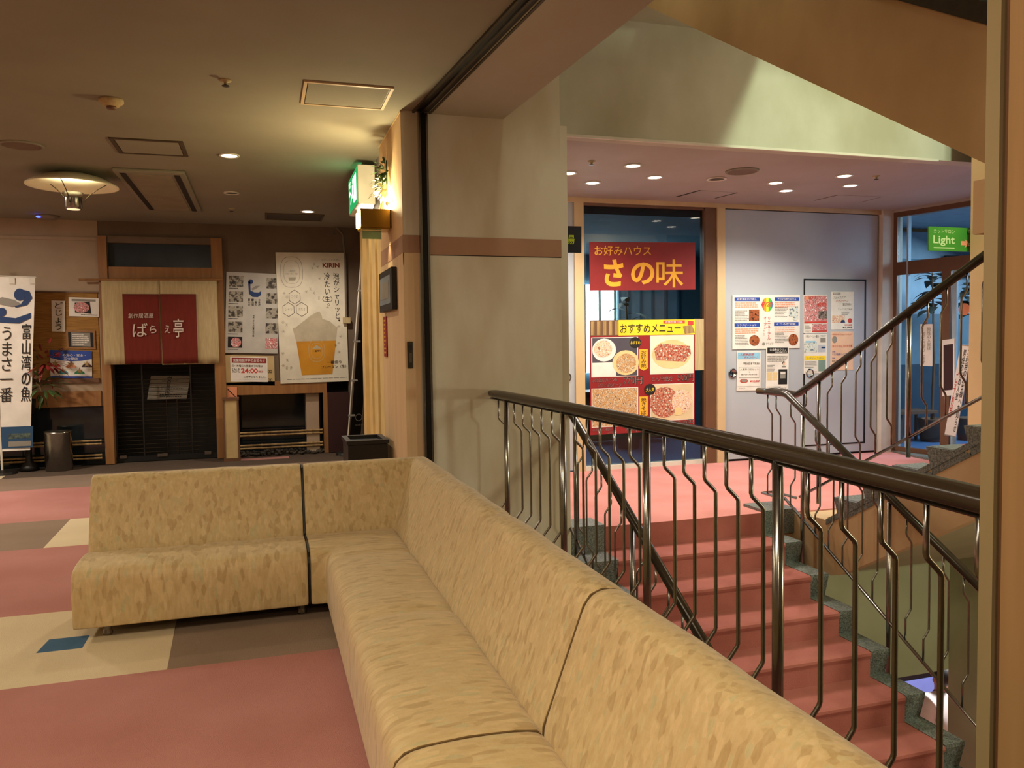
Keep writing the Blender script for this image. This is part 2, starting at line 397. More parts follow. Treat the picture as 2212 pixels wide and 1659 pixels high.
carpet([(-1.075,4.3),(-.875,4.3),(-.875,4.485),(-1.06,4.485)], M['blue'], 'small blue carpet inlay')
carpet([(-.45,3.88),(XR,3.88),(XR,4.95),(-.49,4.95)], M['brown'], 'grey brown carpet area')
carpet([(-5,4.95),(XR,4.95),(XR,6.6),(-5,6.6)], M['pink'])
carpet([(-5,6.6),(-1.572,6.6),(-1.608,7.66),(-5,7.66)], M['brown'])
carpet([(-1.572,6.6),(.95,6.6),(.95,7.66),(-1.608,7.66)], M['beige'])
carpet([(-5,7.66),(.95,7.66),(.95,9.43),(-5,9.43)], M['pink'])
carpet([(-5,9.43),(.95,9.43),(.95,10.35),(-5,10.35)], M['brown'])
carpet([(-5,10.35),(-2.86,10.35),(-2.9,10.82),(-5,10.82)], M['beige'])
carpet([(-2.86,10.35),(.95,10.35),(.95,10.82),(-2.9,10.82)], M['dark'])
carpet([(-.5,10.82),(.3,10.82),(.3,11.0),(-.5,11.0)], M['pink'])
# landing floor slab (behind the stairwell)
lf = struct(G().prism([(2.15,5.775,-.42),(4.28,5.775,-.42),(4.28,5.5,-.42),(5.85,5.5,-.42),(5.85,5.775,-.42),(8.3,5.775,-.42),(8.3,8.5,-.42),(2.15,8.5,-.42)], (0,0,.41)), 'floor_landing', M['tanpaint'])
G().prism([(2.52,5.775,-.01),(4.0,5.775,-.01),(4.0,6.05,-.01),(4.28,6.05,-.01),(4.28,5.72,-.01),(5.85,5.72,-.01),(8.3,5.775,-.01),(8.3,8.4,-.01),(2.15,8.4,-.01),(2.15,6.0,-.01),(2.52,6.0,-.01)], (0,0,.012)).build('carpet', M['lpink'], lf)
# lower mid landing and lower lobby floor
struct(B((1.66, -.8, -2.15), (5.85, 2.6, -1.96)), 'floor_half_landing', M['red'])
struct(B((1.7, 2.6, -3.7), (10.5, 9, -3.55)), 'floor_lower_lobby', M['lpink'])
# --- ceilings
struct(G().prism([(-5,-4,H),(1.66,-4,H),(1.075,5.55,H),(.95,5.56,H),(.95,6.6,H),(1.4,6.6,H),(1.4,YB,H),(-5,YB,H)], (0,0,.3)), 'ceiling', M['ceil'])
struct(G().prism([(1.3,1.2,H-.01),(1.775,3.74,H-.01),(1.68,YP,H-.01),(1.14,YP,H-.01),(1.60,-1,H-.01),(1.9,-1,H-.01),(1.9,1.2,H-.01)][2:5] + [(2.0,-1,H-.01),(1.9,1.2,H-.01),(1.78,3.74,H-.01)], (0,0,.95)), 'ceiling_beam', M['soffit'])
struct(B((2.15, YU+.02, H), (8.3, 8.6, H + .3)), 'ceiling_landing', M['lceil'])
struct(B((1.7, 4.45, 3.96), (6.1, YU, 4.2)), 'ceiling_upper', M['soffit'])
struct(B((1.7, -1.2, 6.2), (6.1, YU, 6.4)), 'ceiling_stairwell', M['plaster2'])
# shutter track in the ceiling + guide rail down the pier
t = thing('shutter_guide', 'dark metal roller shutter track across the ceiling and down the pier', 'shutter track', (1.09, 5.5, 0))
a0, a1 = Vector((1.035, 5.54, H)), Vector((1.36, 1.3, H)); b0, b1 = Vector((1.15, 5.54, H)), Vector((1.455, 1.3, H))
G().prism([a0-Vector((0,0,.004)), b0-Vector((0,0,.004)), b1-Vector((0,0,.004)), a1-Vector((0,0,.004))], (0,0,.003)).build('slot', M['black'], t)
for p, q in ((a0, a1), (b0, b1), ((a0+b0)/2, (a1+b1)/2)):
    G().prism([p+Vector((-.008,0,-.016)), p+Vector((.008,0,-.016)), q+Vector((.008,0,-.016)), q+Vector((-.008,0,-.016))], (0,0,.014)).build('lip', M['track'], t)
B((1.062,5.50,0),(1.076,5.546,H-.02)).build('guide_edge', M['steel'], t)
B((1.112,5.50,0),(1.126,5.546,H-.02)).build('guide_edge', M['steel'], t)
B((1.076,5.53,0),(1.112,5.546,H-.02)).build('guide_channel', M['black'], t)
# --- pier and walls right of the hall
wp = struct(B((1.12, YP, -3.5), (2.108, YP + .2, H)), 'wall_pier', M['plaster'])
struct(B((.95, YP, 0), (1.066, YP + .2, H)), 'wall_pier_left', M['plaster'])
struct(B((1.06, YP+.02, 0), (1.125, YP + .2, H)), 'wall_pier_core', M['black'])
struct(B((1.60, YP+.002, H), (2.108, YP + .32, 3.96)), 'wall_pier_upper', M['plaster'])
wr = struct(B((.95, YP+.19, 0), (1.2, 6.60, H)), 'wall_right', M['panel'])
B((1.127, YP-.006, 2.075), (2.108, YP, 2.2)).build('painted_band', M['band'], wp)
B((1.127, YP-.003, 2.070), (2.108, YP, 2.077)).build('groove', M['black'], wp)
B((.944, YP-.006, 2.085), (1.06, 6.60, 2.205)).build('painted_band', M['band'], wr)
B((.9445, YP-.004, 2.0), (.952, YP+.01, 2.085)).build('corner_bead', M['panel'], wr)
G().prism([(.946,YP-.004,0),(1.055,YP-.004,0),(1.055,YP,0),(.95,YP,0),(.95,6.60,0),(.946,6.60,0)], (0,0,2.085)).build('lower_panel', M['panel'], wr)
G().prism([(.947,YP-.003,2.205),(.947,6.60,2.205),(.951,6.60,2.205),(.951,YP-.003,2.205)], (0,0,.84)).build('upper_panel', M['tanpaint'], wr)
B((.945,YP,H-.012),(.955,6.6,H)).build('cornice_bead', M['cream'], wr)
struct(B((1.08, 6.60, 0), (1.3, 8.05, H)), 'wall_right_rear', M['beigewall'])
dr = struct(B((.985, 6.66, 0), (1.07, 7.95, 2.62)), 'door_1', M['cream'])
for y0, y1, x0 in ((6.64, 6.74, .955), (7.10, 7.16, .965), (7.5, 7.56, .965), (7.85, 8.05, .95)):
    B((x0, y0, 0), (.985, y1, 2.6)).build('stile', M['cream'], dr)
B((.962, 6.605, 0), (.985, 6.635, 2.6)).build('metal_jamb', M['steel'], dr)
struct(B((.99, 6.60, 2.62), (1.08, 8.05, H)), 'trim_1', M['lceil'])
struct(B((1.32, 8.05, 0), (1.42, YB, H)), 'wall_right_far', M['brownwall'])
# other hall walls (behind / beside the viewer)
struct(B((-5.2, -4, 0), (-5, YB, H)), 'wall_left', M['beigewall'])
struct(B((-5.2, -4.2, 0), (1.66, -4, H)), 'wall_back', M['beigewall'])
# near column on the right
CP = mat('column_paint', '9c7c54', .7, col2='8f6f48', scale=(14,14,.6)); CS = mat('column_strip_paint', '8f8060', .7, col2='83744f', scale=(3,3,1))
wc = struct(B((1.32, -.6, -.2), (2.0, 1.192, H)), 'wall_column', CS)
B((1.300, 1.162, -.2), (1.32, 1.192, H)).build('corner_strip', CS, wc)
B((1.314, 1.144, -.2), (1.32, 1.162, H)).build('groove', M['bframe'], wc)
B((1.300, -.6, -.2), (1.32, 1.144, H)).build('wall_panel', CP, wc)
# stairwell walls
struct(B((5.85, -1, -3.6), (6.05, 5.50, 6.2)), 'wall_stair_right', M['tanpaint'])
struct(B((2.0, -1.2, -3.6), (6.05, -1, 6.2)), 'wall_stair_front', M['plaster2'])
struct(B((1.5, -1, 4.0), (1.7, YU, 6.2)), 'wall_stair_left', M['plaster2'])
struct(B((2.108, YU, H-.005), (8.3, YU+.15, 6.2)), 'wall_upper', M['plaster2'])
struct(B((2.1, YU-.02, H-.02), (5.85, YU+.005, H)), 'trim_2', M['white'])
struct(B((1.5, 0, -3.6), (1.66, YP, -.25)), 'wall_below_floor', M['wallgreen'])
struct(B((2.108, YP+.1, -3.6), (2.2, 8.6, H)), 'wall_landing_left', M['plaster'])
ws = struct(B((5.84, -1, -3.6), (5.85, 5.66, -.42)), 'wall_lower_right', M['wallgreen'])
struct(B((5.85, 5.50, -3.6), (5.95, 5.66, -.42)), 'wall_lower_end', M['wallgreen'])
struct(B((2.2, 5.66, -1.545), (5.95, 5.80, -.42)), 'wall_lower_header', M['wallgreen'])
struct(B((4.4, 8.8, -3.6), (10.5, 9.0, -.42)), 'wall_lower_back', M['ltblue'])
struct(B((10.4, 3, -3.6), (10.6, 9.0, -.42)), 'wall_lower_side', M['ltblue'])
struct(B((2.2, 8.6, -3.6), (4.4, 8.8, -.42)), 'wall_lower_far', M['wallgreen'])

# ================================================================== SOFA
def profile(kind):
    if kind == 'seat':
        return [(.012,.07),(.002,.072),(.0,.082),(-.002,.20),(.0,.30),(.010,.332),(.035,.355),(.08,.367),(.22,.374),(.36,.368),(.425,.358),(.443,.335),(.45,.30),(.45,.09),(.45,.072),(.44,.07)]
    return [(.46,.075),(.45,.08),(.43,.30),(.432,.36),(.455,.42),(.50,.54),(.545,.66),(.562,.705),(.585,.735),(.62,.748),(.66,.745),(.70,.728),(.725,.69),(.735,.60),(.745,.10),(.745,.078),(.735,.075)]
def sweep(prof, stations):
    """stations: (origin xy of s=0, direction xy per unit s, scale)"""
    g = G(); n = len(prof); vs = []; fs = []
    cs = sum(p[0] for p in prof)/n; ch = sum(p[1] for p in prof)/n
    for (o, d, sc, dip) in stations:
        for s_, h_ in prof:
            s2 = cs + (s_-cs)*sc; h2 = ch + (h_-ch)*sc - (dip if h_ > .3 else 0)
            vs.append((o[0] + d[0]*s2, o[1] + d[1]*s2, h2))
    for i in range(len(stations)-1):
        for k in range(n):
            fs.append((i*n+k, (i+1)*n+k, (i+1)*n+(k+1)%n, i*n+(k+1)%n))
    fs += [tuple(range(n)), tuple((len(stations)-1)*n+k for k in range(n-1, -1, -1))]
    return g.add(vs, fs)
def run(p0, p1, d, dips=(), n=None, ends=(True, True)):
    p0, p1 = Vector(p0), Vector(p1); L = (p1-p0).length; st = []
    ts = set([i/24 for i in range(1, 24)])
    for dp in dips: ts |= {dp-.035, dp-.012, dp, dp+.012, dp+.035}
    if ends[0]: st += [(p0, d, .965, 0), (p0+(p1-p0)*(.003/L), d, .985, 0), (p0+(p1-p0)*(.018/L), d, 1, 0)]
    else: st += [(p0, d, 1, 0)]
    for t_ in sorted(ts):
        q = p0 + (p1-p0)*t_; dip = max([0] + [.012*max(0, 1-abs(t_-dp)/.03) for dp in dips])
        st.append((q, d, 1, dip + .004*math.sin(t_*23)*math.sin(t_*7)))
    if ends[1]: st += [(p1-(p1-p0)*(.018/L), d, 1, 0), (p1-(p1-p0)*(.003/L), d, .985, 0), (p1, d, .965, 0)]
    else: st += [(p1, d, 1, 0)]
    return st
def seams(root, m, segs):
    for a in segs: G().tube(a, .0035, 6).build('piping', m, root)
SF = 'gold patterned lobby sofa modules'
def legs(root, pts):
    for x, y in pts:
        G().lathe((x, y, 0), [(.022,0),(.026,.01),(.02,.03),(.03,.085)], 12).build('leg', M['steel'], root)
fixn = lambda o: o
# left module (faces the viewer)
s1 = thing('sofa_module', 'left two-seat gold patterned sofa section standing free of the corner', 'sofa', (-.32, 4.8, 0), SF)
sweep(profile('seat'), run((-.93,4.36), (.203,4.36), Vector((0,1)), (.5,))).build('seat', FAB_X, s1, smooth=True, sub=1)
sweep(profile('back'), run((-.93,4.36), (.203,4.36), Vector((0,1)))).build('backrest', FAB_V, s1, smooth=True, sub=1)
legs(s1, [(-.79,4.47),(.17,4.47),(-.79,5.03),(.17,5.03)])
B((-.80,4.45,.055),(.2,5.05,.075)).build('base_frame', M['black'], s1)
# corner module: short wing, mitred corner, long run towards the viewer
s2 = thing('sofa_module', 'corner gold patterned sofa section running from the corner along the railing', 'sofa', (.7, 4.4, 0), SF)
Lx, Ly, Y2 = .295, 4.36, 2.115
def lpath():
    st = [((.213,Ly), Vector((0,1)), .965, 0), ((.216,Ly), Vector((0,1)), .985, 0), ((.24,Ly), Vector((0,1)), 1, 0), ((Lx-.012,Ly), Vector((1,1)), 1, 0)]
    st += [((Lx,Ly), Vector((1,1)), 1, 0), ((Lx,Ly-.012), Vector((1,1)), 1, 0)]
    r = run((Lx,Ly-.03), (Lx,Y2), Vector((1,0)), (.04,.5), ends=(False, True))
    return st + r
sweep(profile('seat'), lpath()).build('seat', FAB_Y, s2, smooth=True, sub=1)
sweep(profile('back'), lpath()).build('backrest', FAB_V, s2, smooth=True, sub=1)
legs(s2, [(.40,4.47),(.40,3.3),(.40,2.25),(.95,5.0),(.95,3.3),(.95,2.25)])
B((.36,2.2,.055),(.98,5.05,.075)).build('base_frame', M['black'], s2)
for pk in ('seat', 'back'):
    sweep(profile(pk), [((.2035,4.36), Vector((0,1)), .972, 0), ((.2125,4.36), Vector((0,1)), .972, 0)]).build('gap_shade_strip', M['black'], s2)  # black filler, the shade of the gap between modules put into its colour
    sweep(profile(pk), [((Lx,Y2-.0005), Vector((1,0)), .978, 0), ((Lx,Y2-.0075), Vector((1,0)), .978, 0)]).build('gap_shade_strip', mat('crease_shade', '6e5632', .9), s2)  # brown filler whose darker colour stands for shade in the crease
# near module
s3 = thing('sofa_module', 'nearest gold patterned sofa section beyond the seam at the lower edge', 'sofa', (.7, 1.2, 0), SF)
sweep(profile('seat'), run((Lx,Y2-.008), (Lx,.05), Vector((1,0)), (.5,))).build('seat', FAB_Y, s3, smooth=True, sub=1)
sweep(profile('back'), run((Lx,Y2-.008), (Lx,.05), Vector((1,0)))).build('backrest', FAB_V, s3, smooth=True, sub=1)
legs(s3, [(.40,2.0),(.40,.2),(.95,2.0),(.95,.2)])
B((.36,.1,.055),(.98,2.05,.075)).build('base_frame', M['black'], s3)

# ================================================================== STAIRS
RISE, RUN, Y0 = .178, .318, 5.775
NOS = lambda y: -(Y0 - y)/RUN*RISE
st = thing('staircase', 'pink carpeted stairs with grey granite edges descending from the landing', 'staircase', (3.2, 4.2, 0))
for k in range(1, 11):
    y1 = Y0 - RUN*(k-1); y0 = Y0 - RUN*k; z = -RISE*k
    pr = [(2.5,y1+.03,z-.05),(2.5,y1+.03,z),(2.5,y0+.01,z),(2.5,y0-.012,z-.008),(2.5,y0-.016,z-.025),(2.5,y0-.008,z-.045),(2.5,y0+.012,z-.05)]
    G().prism(pr, (1.46,0,0)).build('step', M['red'], st)
    B((2.5,y1-.002,z-.02),(3.96,y1+.012,z+RISE-(.045 if k > 1 else -.001))).build('riser', M['red'], st)
    for x0, x1 in ((2.20,2.5),(3.96,4.115)):
        q = [(x0,y1+.04,z+.004),(x0,y0-.012,z+.004),(x0,y0-.012,z-.02),(x0,y0+.03,z-RISE+.004),(x0,y0+.03,z-RISE-.10),(x0,y1+.04,z-.10)]
        G().prism(q, (x1-x0,0,0)).build('granite_step', M['granite'], st)
G().prism([(2.21,Y0,-.2),(2.21,Y0,-.45),(2.21,2.5,-2.3),(2.21,2.5,-2.05)], (1.88,0,0)).build('soffit', M['wallgreen'], st)
B((2.2,Y0-.03,-.18),(2.52,6.02,.025)).build('granite_cap', M['granite'], st)
B((3.98,Y0-.03,-.18),(4.28,6.07,.025)).build('granite_cap', M['granite'], st)
B((4.262,Y0-.28,-.43),(4.30,Y0+.1,-.02)).build('slab_edge', M['tanpaint'], st)

up = thing('staircase', 'tan sided granite flight of stairs rising from the landing at right', 'staircase', (4.9, 4.4, 0))
G().prism([(4.28,5.50,-.43),(4.28,5.30,-.43),(4.28,5.2,-.40),(4.28,2.05,1.37),(4.28,2.05,1.90),(4.28,5.343,.0),(4.28,5.50,.0)], (.08,0,0)).build('stringer', M['tanpaint'], up)
G().prism([(4.36,5.72,-.42),(4.36,5.25,-.40),(4.36,2.05,1.40),(4.36,2.05,1.8),(4.36,5.5,-.1)], (1.48,0,0)).build('soffit', M['wallgreen'], up)
UR, UN = .17, .305
G().prism([(4.272,5.36,-.035),(4.272,2.05,1.855),(4.272,2.05,1.90),(4.272,5.36,.01)], (.03,0,0)).build('granite_strip', M['granite'], up)
for k in range(11):
    yn = 5.27 - UN*k; z = .205 + UR*k
    if z > 1.95: break
    G().prism([(4.275,yn,z),(4.275,yn-.06,z-UR-.02),(4.275,yn-.06-UN,z-.02),(4.275,yn-.06-UN,z)], (.03,0,0)).build('granite_side', M['granite'], up)
    G().prism([(4.305,yn,z+.002),(4.305,yn-.055,z-UR+.002),(4.305,yn-.12,z-UR+.002),(4.305,yn-UN-.06,z-.04),(4.305,yn-UN-.06,z+.002)], (.25,0,0)).build('granite_step', M['granite'], up)
    G().prism([(4.555,yn,z),(4.555,yn-.05,z-UR),(4.555,yn-UN-.06,z-UR),(4.555,yn-UN-.06,z)], (1.285,0,0)).build('step', M['red'], up)
B((2.2,.3,1.78),(5.84,2.06,1.95)).build('half_landing', M['tanpaint'], up)
# returning flight overhead
rt = thing('staircase', 'tan sided upper flight of stairs crossing overhead at top right', 'staircase', (3.0, 3.2, 2.0))
LO = lambda y: 2.016 + (y-2.048)*.604
G().prism([(2.2,1.2,LO(1.2)),(2.2,4.45,LO(4.45)),(2.2,5.0,LO(4.5)),(2.2,5.0,4.2),(2.2,4.6,LO(4.6)+.43),(2.2,1.2,LO(1.2)+.43)], (.06,0,0)).build('stringer', mat('tan_paint_shaded', 'b4946a', .7, col2='96764c', scale=(1.6,1.6,1.2), detail=5), rt)  # tan paint darkened to stand for the shade on this side
G().prism([(2.26,1.2,LO(1.2)+.01),(2.26,4.45,LO(4.45)+.01),(2.26,4.45,LO(4.45)+.3),(2.26,1.2,LO(1.2)+.3)], (1.7,0,0)).build('soffit', M['tanpaint'], rt)
G().prism([(3.2,4.45,LO(4.45)+.01),(3.96,4.45,LO(4.45)+.01),(4.12,5.2,LO(5.2)+.01),(3.2,5.2,LO(5.2)+.01)], (0,0,.04)).build('soffit', M['tanpaint'], rt)  # hidden plate added to slant the shadow edge on the upper wall
for k in range(9):
    y = 1.75 + RUN*k; z = LO(y)+.47
    G().prism([(2.23,y-.03,z+.14),(2.23,y,z-.04),(2.23,y+RUN+.02,z-.04),(2.23,y+RUN,z+.14)], (.26,0,0)).build('granite_step', M['granite'], rt)
    B((2.49,y,z-.1),(3.96,y+RUN,z+.08)).build('step', M['red'], rt)
G().prism([(2.19,1.2,LO(1.2)+.43),(2.19,4.5,LO(4.5)+.43),(2.19,4.5,LO(4.5)+.50),(2.19,1.2,LO(1.2)+.50)], (.12,0,0)).build('granite_curb', M['track'], rt)
G().prism([(2.24,1.2,LO(1.2)+.50),(2.24,4.5,LO(4.5)+.50),(2.24,4.5,LO(4.5)+.72),(2.24,1.2,LO(1.2)+.72)], (.06,0,0)).build('granite_skirt', M['granite'], rt)
G().tube([(2.26,1.3,LO(1.3)+.68),(2.26,4.4,LO(4.4)+.68)], .016).build('lower_bar', M['track'], rt)

# ================================================================== RAILINGS
def bal_mesh(h, kx, r=.0075, z0=.0, top=.93, mid=.88, l1=.35, l2=.29, ky=0):
    p = [(0,0,z0),(0,0,l2-.004),(kx*.1,ky*.1,l2+.006),(kx*.9,ky*.9,l1-.006),(kx,ky,l1+.006),(kx,ky,mid-.006),(kx*.9,ky*.9,mid+.006),(kx*.1,ky*.1,top-.006),(0,0,top+.006),(0,0,h)]
    g = G().tube(p, r, 8); me = bpy.data.meshes.new('baluster'); me.from_pydata([tuple(v) for v in g.v], [], g.f)
    me.polygons.foreach_set('use_smooth', [True]*len(me.polygons)); me.materials.append(M['steel']); return me
def put(name, me, root, loc):
    o = bpy.data.objects.new(name, me); C.objects.link(o); o.parent = root; o.location = Vector(loc) - ORG[root]; return o
gd = thing('guard_railing', 'long curved guard railing with dark wooden handrail behind the sofa', 'railing', (1.58, 3.3, 0))
RP = [(5.56,1.560),(5.0,1.572),(4.4,1.582),(3.9,1.588),(3.3,1.588),(2.75,1.582),(2.3,1.556),(1.9,1.525),(1.6,1.505),(1.368,1.484),(1.17,1.46)]
def ru(y):
    for (ya, xa), (yb, xb) in zip(RP, RP[1:]):
        if yb <= y <= ya: return xb + (xa-xb)*(y-yb)/(ya-yb)
    return RP[0][1] if y > 5 else RP[-1][1]
path = [(ru(y), y, 1.096) for y in [5.56 - i*(5.56-1.17)/36 for i in range(37)]]
G().tube(path, [.022,.030]+[.0315]*35, 16).build('handrail', M['rail'], gd, smooth=True)
G().tube([(x, y, 1.061) for x, y, _ in path], .012, 6, flat=.5).build('rail_strip', M['track'], gd)
G().tube([(x, y, .07) for x, y, _ in path], .011, 8).build('lower_bar', M['steel'], gd)
bm = bal_mesh(1.07, .048, z0=.07); sp = 1.0/6
i = 0; y = 5.50
posts = [5.205, 4.175, 3.16, 2.165, 1.2]
for a, b in zip([5.205+1.03]+posts, posts):
    for k in range(1, 6):
        yy = a - (a-b)*k/6
        if yy < 5.53: put('baluster', bm, gd, (ru(yy), yy, 0))
pm = G().tube([(0,0,-.12),(0,0,1.07)], .018, 12)
pme = bpy.data.meshes.new('post'); pme.from_pydata([tuple(v) for v in pm.v], [], pm.f); pme.materials.append(M['steel'])
pme.polygons.foreach_set('use_smooth', [len(p.vertices) < 6 for p in pme.polygons])
for y in posts[:4]: put('post', pme, gd, (ru(y), y, 0))

def flight(name, label, u, ya, yb, hline, kx, bar=.11, top=.985, step=.159, posts=(), nest=None, y_first=None):
    root = thing(name, label, 'railing', (u, (ya+yb)/2, hline((ya+yb)/2)))
    n = int((ya-yb)/step)
    me = bal_mesh(top-.02, kx, r=.007, z0=bar, top=top-.13, mid=top-.19, l1=.33, l2=.27)
    for i in range(n):
        y = ya - step*(i+.5)
        if i % 6 == posts: 
            G().tube([(u, y, hline(y)-(.42 if u == 4.19 else .02)), (u, y, hline(y)+top-.02)], .016, 12).build('post', M['steel'], root, smooth=True)
        else: put('baluster', me, root, (u, y, hline(y)))
    G().tube([(u, ya, hline(ya)+bar), (u, yb, hline(yb)+bar)], .012, 8).build('lower_bar', M['steel'], root, smooth=True)
    return root
r1 = flight('stair_railing', 'descending railing on the left side of the pink stairs', 2.2, 5.78, 2.7, NOS, -.045, posts=1)
G().tube([(2.2,6.06,.955),(2.2,5.95,.995),(2.2,5.78,.995),(2.2,5.73,.985),(2.2,2.7,NOS(2.7)+.99)], .029, 14).build('handrail', M['rail'], r1, smooth=True)
G().tube([(2.2,5.78,.11),(2.2,6.02,.12),(2.2,6.02,.95)], .012, 8).build('end_post', M['steel'], r1, smooth=True)
r2 = flight('stair_railing', 'descending railing on the right side of the pink stairs', 4.19, 5.78, 2.7, NOS, .045, posts=1)
G().tube([(4.19,6.16,1.0),(4.19,6.0,1.0),(4.19,5.80,.998),(4.19,5.74,.985),(4.19,2.7,NOS(2.7)+.99)], .029, 14).build('handrail', M['rail'], r2, smooth=True)
for yy in (5.9, 6.02):
    put('baluster', bal_mesh(.98, .045, .007, .1, .86, .80, .33, .27), r2, (4.19, yy, 0))
G().tube([(4.19,5.78,.1),(4.19,6.1,.1),(4.32,6.1,.1),(4.32,5.8,.1)], .012, 8).build('floor_bar', M['steel'], r2)
UPL = lambda y: (5.746-y)*.5315
r3 = flight('stair_railing', 'rising railing of the upper flight in front of the grey door', 4.32, 5.75, 2.1, UPL, -.045, bar=.12, top=1.0, posts=1)
G().tube([(4.19,6.05,1.0),(4.32,6.05,1.005),(4.32,5.93,.99),(4.32,5.80,.985),(4.32,5.746,1.004),(4.32,2.1,UPL(2.1)+1.004)], .029, 14).build('handrail', M['rail'], r3, smooth=True)

# ================================================================== FAR WALL OF THE LANDING
pY = lambda x, y: onY(YF, x, y)
fx = lambda x, y=720: onY(YF, x, y).x
H2 = 3.05
wl = struct(B((2.2, YF, -.01), (fx(1215)-.05, YF+.1, H2)), 'wall_far', M['grey'])
struct(B((2.2, YF-.03, 3.0), (fx(1898), YF+.12, H2)), 'trim_3', M['frame'])
d2 = struct(B((fx(1215)-.05, YF, .02), (fx(1241), YF+.06, 3.0)), 'door_2', M['grey'])
struct(B((fx(1241), YF-.03, 0), (fx(1261), YF+.1, 3.0)), 'trim_4', M['frame'])
def pull(root, px, py):
    c = onY(YF, px, py); c.y = YF-.004
    g = G(); vs = []
    for r_, dy in ((.055,0),(.055,-.012),(.042,-.014),(.036,.0),(.0,.002)):
        pass
    n = 20; prof = [(.056,0),(.056,-.014),(.044,-.016),(.038,-.004),(.002,-.003)]
    vs = [c + Vector((r_*math.cos(2*math.pi*k/n), dy, r_*math.sin(2*math.pi*k/n))) for r_, dy in prof for k in range(n)]
    fs = [(i*n+k, i*n+(k+1)%n, (i+1)*n+(k+1)%n, (i+1)*n+k) for i in range(len(prof)-1) for k in range(n)]
    g.add(vs, fs).build('door_handle', M['steel'], root, smooth=True)
pull(d2, 1223, 815)
# window with posters
x0, x1 = fx(1261), fx(1520)
wn = struct(B((x0, YF-.01, 0), (x1+.03, YF+.1, .05)), 'window_1', M['white'])
B((x1, YF-.01, .05), (fx(1522), YF+.08, 2.98)).build('window_frame', M['bframe'], wn)
B((fx(1522), YF-.02, 0), (fx(1545), YF+.1, 3.0)).build('window_frame', M['bframe'], wn)
B((x0, YF-.01, 2.97), (x1, YF+.08, 3.0)).build('window_frame', M['bframe'], wn)
B((x0, YF+.03, .05), (x1, YF+.036, 2.97)).build('pane', SMOKE, wn)
struct(B((fx(1546), YF-.04, 0), (fx(1563), YF+.1, 3.0)), 'trim_5', M['frame'])
# big grey door with wicket
d3 = struct(B((fx(1566), YF, .03), (fx(1894), YF+.06, 2.99)), 'door_3', M['grey'])
B((fx(1563), YF+.03, 0), (fx(1898), YF+.1, 3.04)).build('shadow_gap', M['black'], d3)
wk0, wk1 = onY(YF, 1736, 602), onY(YF, 1868, 960)
B((wk0.x, YF-.004, .13), (wk1.x, YF, 2.19)).build('gap', M['black'], d3)
B((wk0.x+.018, YF-.008, .148), (wk1.x-.03, YF-.001, 2.168)).build('wicket_door', M['grey'], d3)
pull(d3, 1582, 806); pull(d3, 1748, 806)
struct(B((fx(1898), YF-.06, 0), (fx(1898)+.30, YF+.1, H2)), 'wall_far_right', M['white'])
# angled glass entrance
A = Vector((fx(1898)+.16, YF-.05, 0)); Bv = Vector((7.93, 7.0, 0)); dA = (Bv-A).normalized(); nA = Vector((dA.y, -dA.x, 0))
if nA.dot(EYE-A) < 0: nA = -nA
def onA(px, py): return onP(A, nA, px, py)
def abox(name, pa, pb, m, root, th=.05, off=0, mode=None):
    """box on the angled wall between two pixel corners"""
    a = onA(*pa); b = onA(*pb); s0 = (a-A).dot(dA); s1 = (b-A).dot(dA)
    q = A + dA*s0 + nA*off; z0, z1 = sorted((a.z, b.z))
    g = G().prism([Vector((q.x,q.y,z0)), Vector((q.x,q.y,z0))+dA*(s1-s0), Vector((q.x,q.y,z1))+dA*(s1-s0), Vector((q.x,q.y,z1))], -nA*th)
    return g.build(name, m, root)
en = thing('glass_entrance', 'angled glass entrance with brown frame beside the fluted grey wall', 'door', (A.x, A.y, 0))
def sbox(name, s0, s1, z0, z1, m, root=en, th=.06, off=0):
    p = [A + dA*s0 + nA*off + Vector((0,0,z0)), A + dA*s1 + nA*off + Vector((0,0,z0)), A + dA*s1 + nA*off + Vector((0,0,z1)), A + dA*s0 + nA*off + Vector((0,0,z1))]
    return G().prism(p, -nA*th).build(name, m, root)
sE = 1.75
sS = lambda px: (onA(px, 720)-A).dot(dA)
sbox('frame', 0, .06, 0, 3.02, M['bframe']); sbox('frame', 0.06, sE, 2.96, 3.02, M['bframe'])
sbox('transom', 0.06, sE, 2.24, 2.40, M['bframe']); sbox('threshold', 0.0, sE, 0, .08, M['bframe'])
sbox('stile', sS(2033), sS(2033)+.11, .08, 2.24, M['bframe']); sbox('edge_strip', sS(1957), sS(1957)+.02, .08, 2.96, M['ltblue'], off=.003)
sbox('stile', sS(2056), sS(2056)+.05, .08, 2.24, M['ltblue'], th=.04)
sbox('pane', .06, sE, 2.40, 2.96, CLEAR, th=.006, off=-.02); sbox('pane', .06, sE, .08, 2.24, CLEAR, th=.006, off=-.02)
struct(G().prism([A-nA*.1+Vector((0,0,3.02)), A+dA*sE-nA*.1+Vector((0,0,3.02)), A+dA*sE+Vector((0,0,3.02)), A+Vector((0,0,3.02))], (0,0,.04)), 'trim_6', M['lceil'])
struct(G().prism([(A.x+.0,A.y-.02,-.005),(A.x-.1,A.y-.5,-.005),(7.4,6.9,-.005),(7.9,6.9,-.005)], (0,0,.03)), 'trim_7', M['granite'])
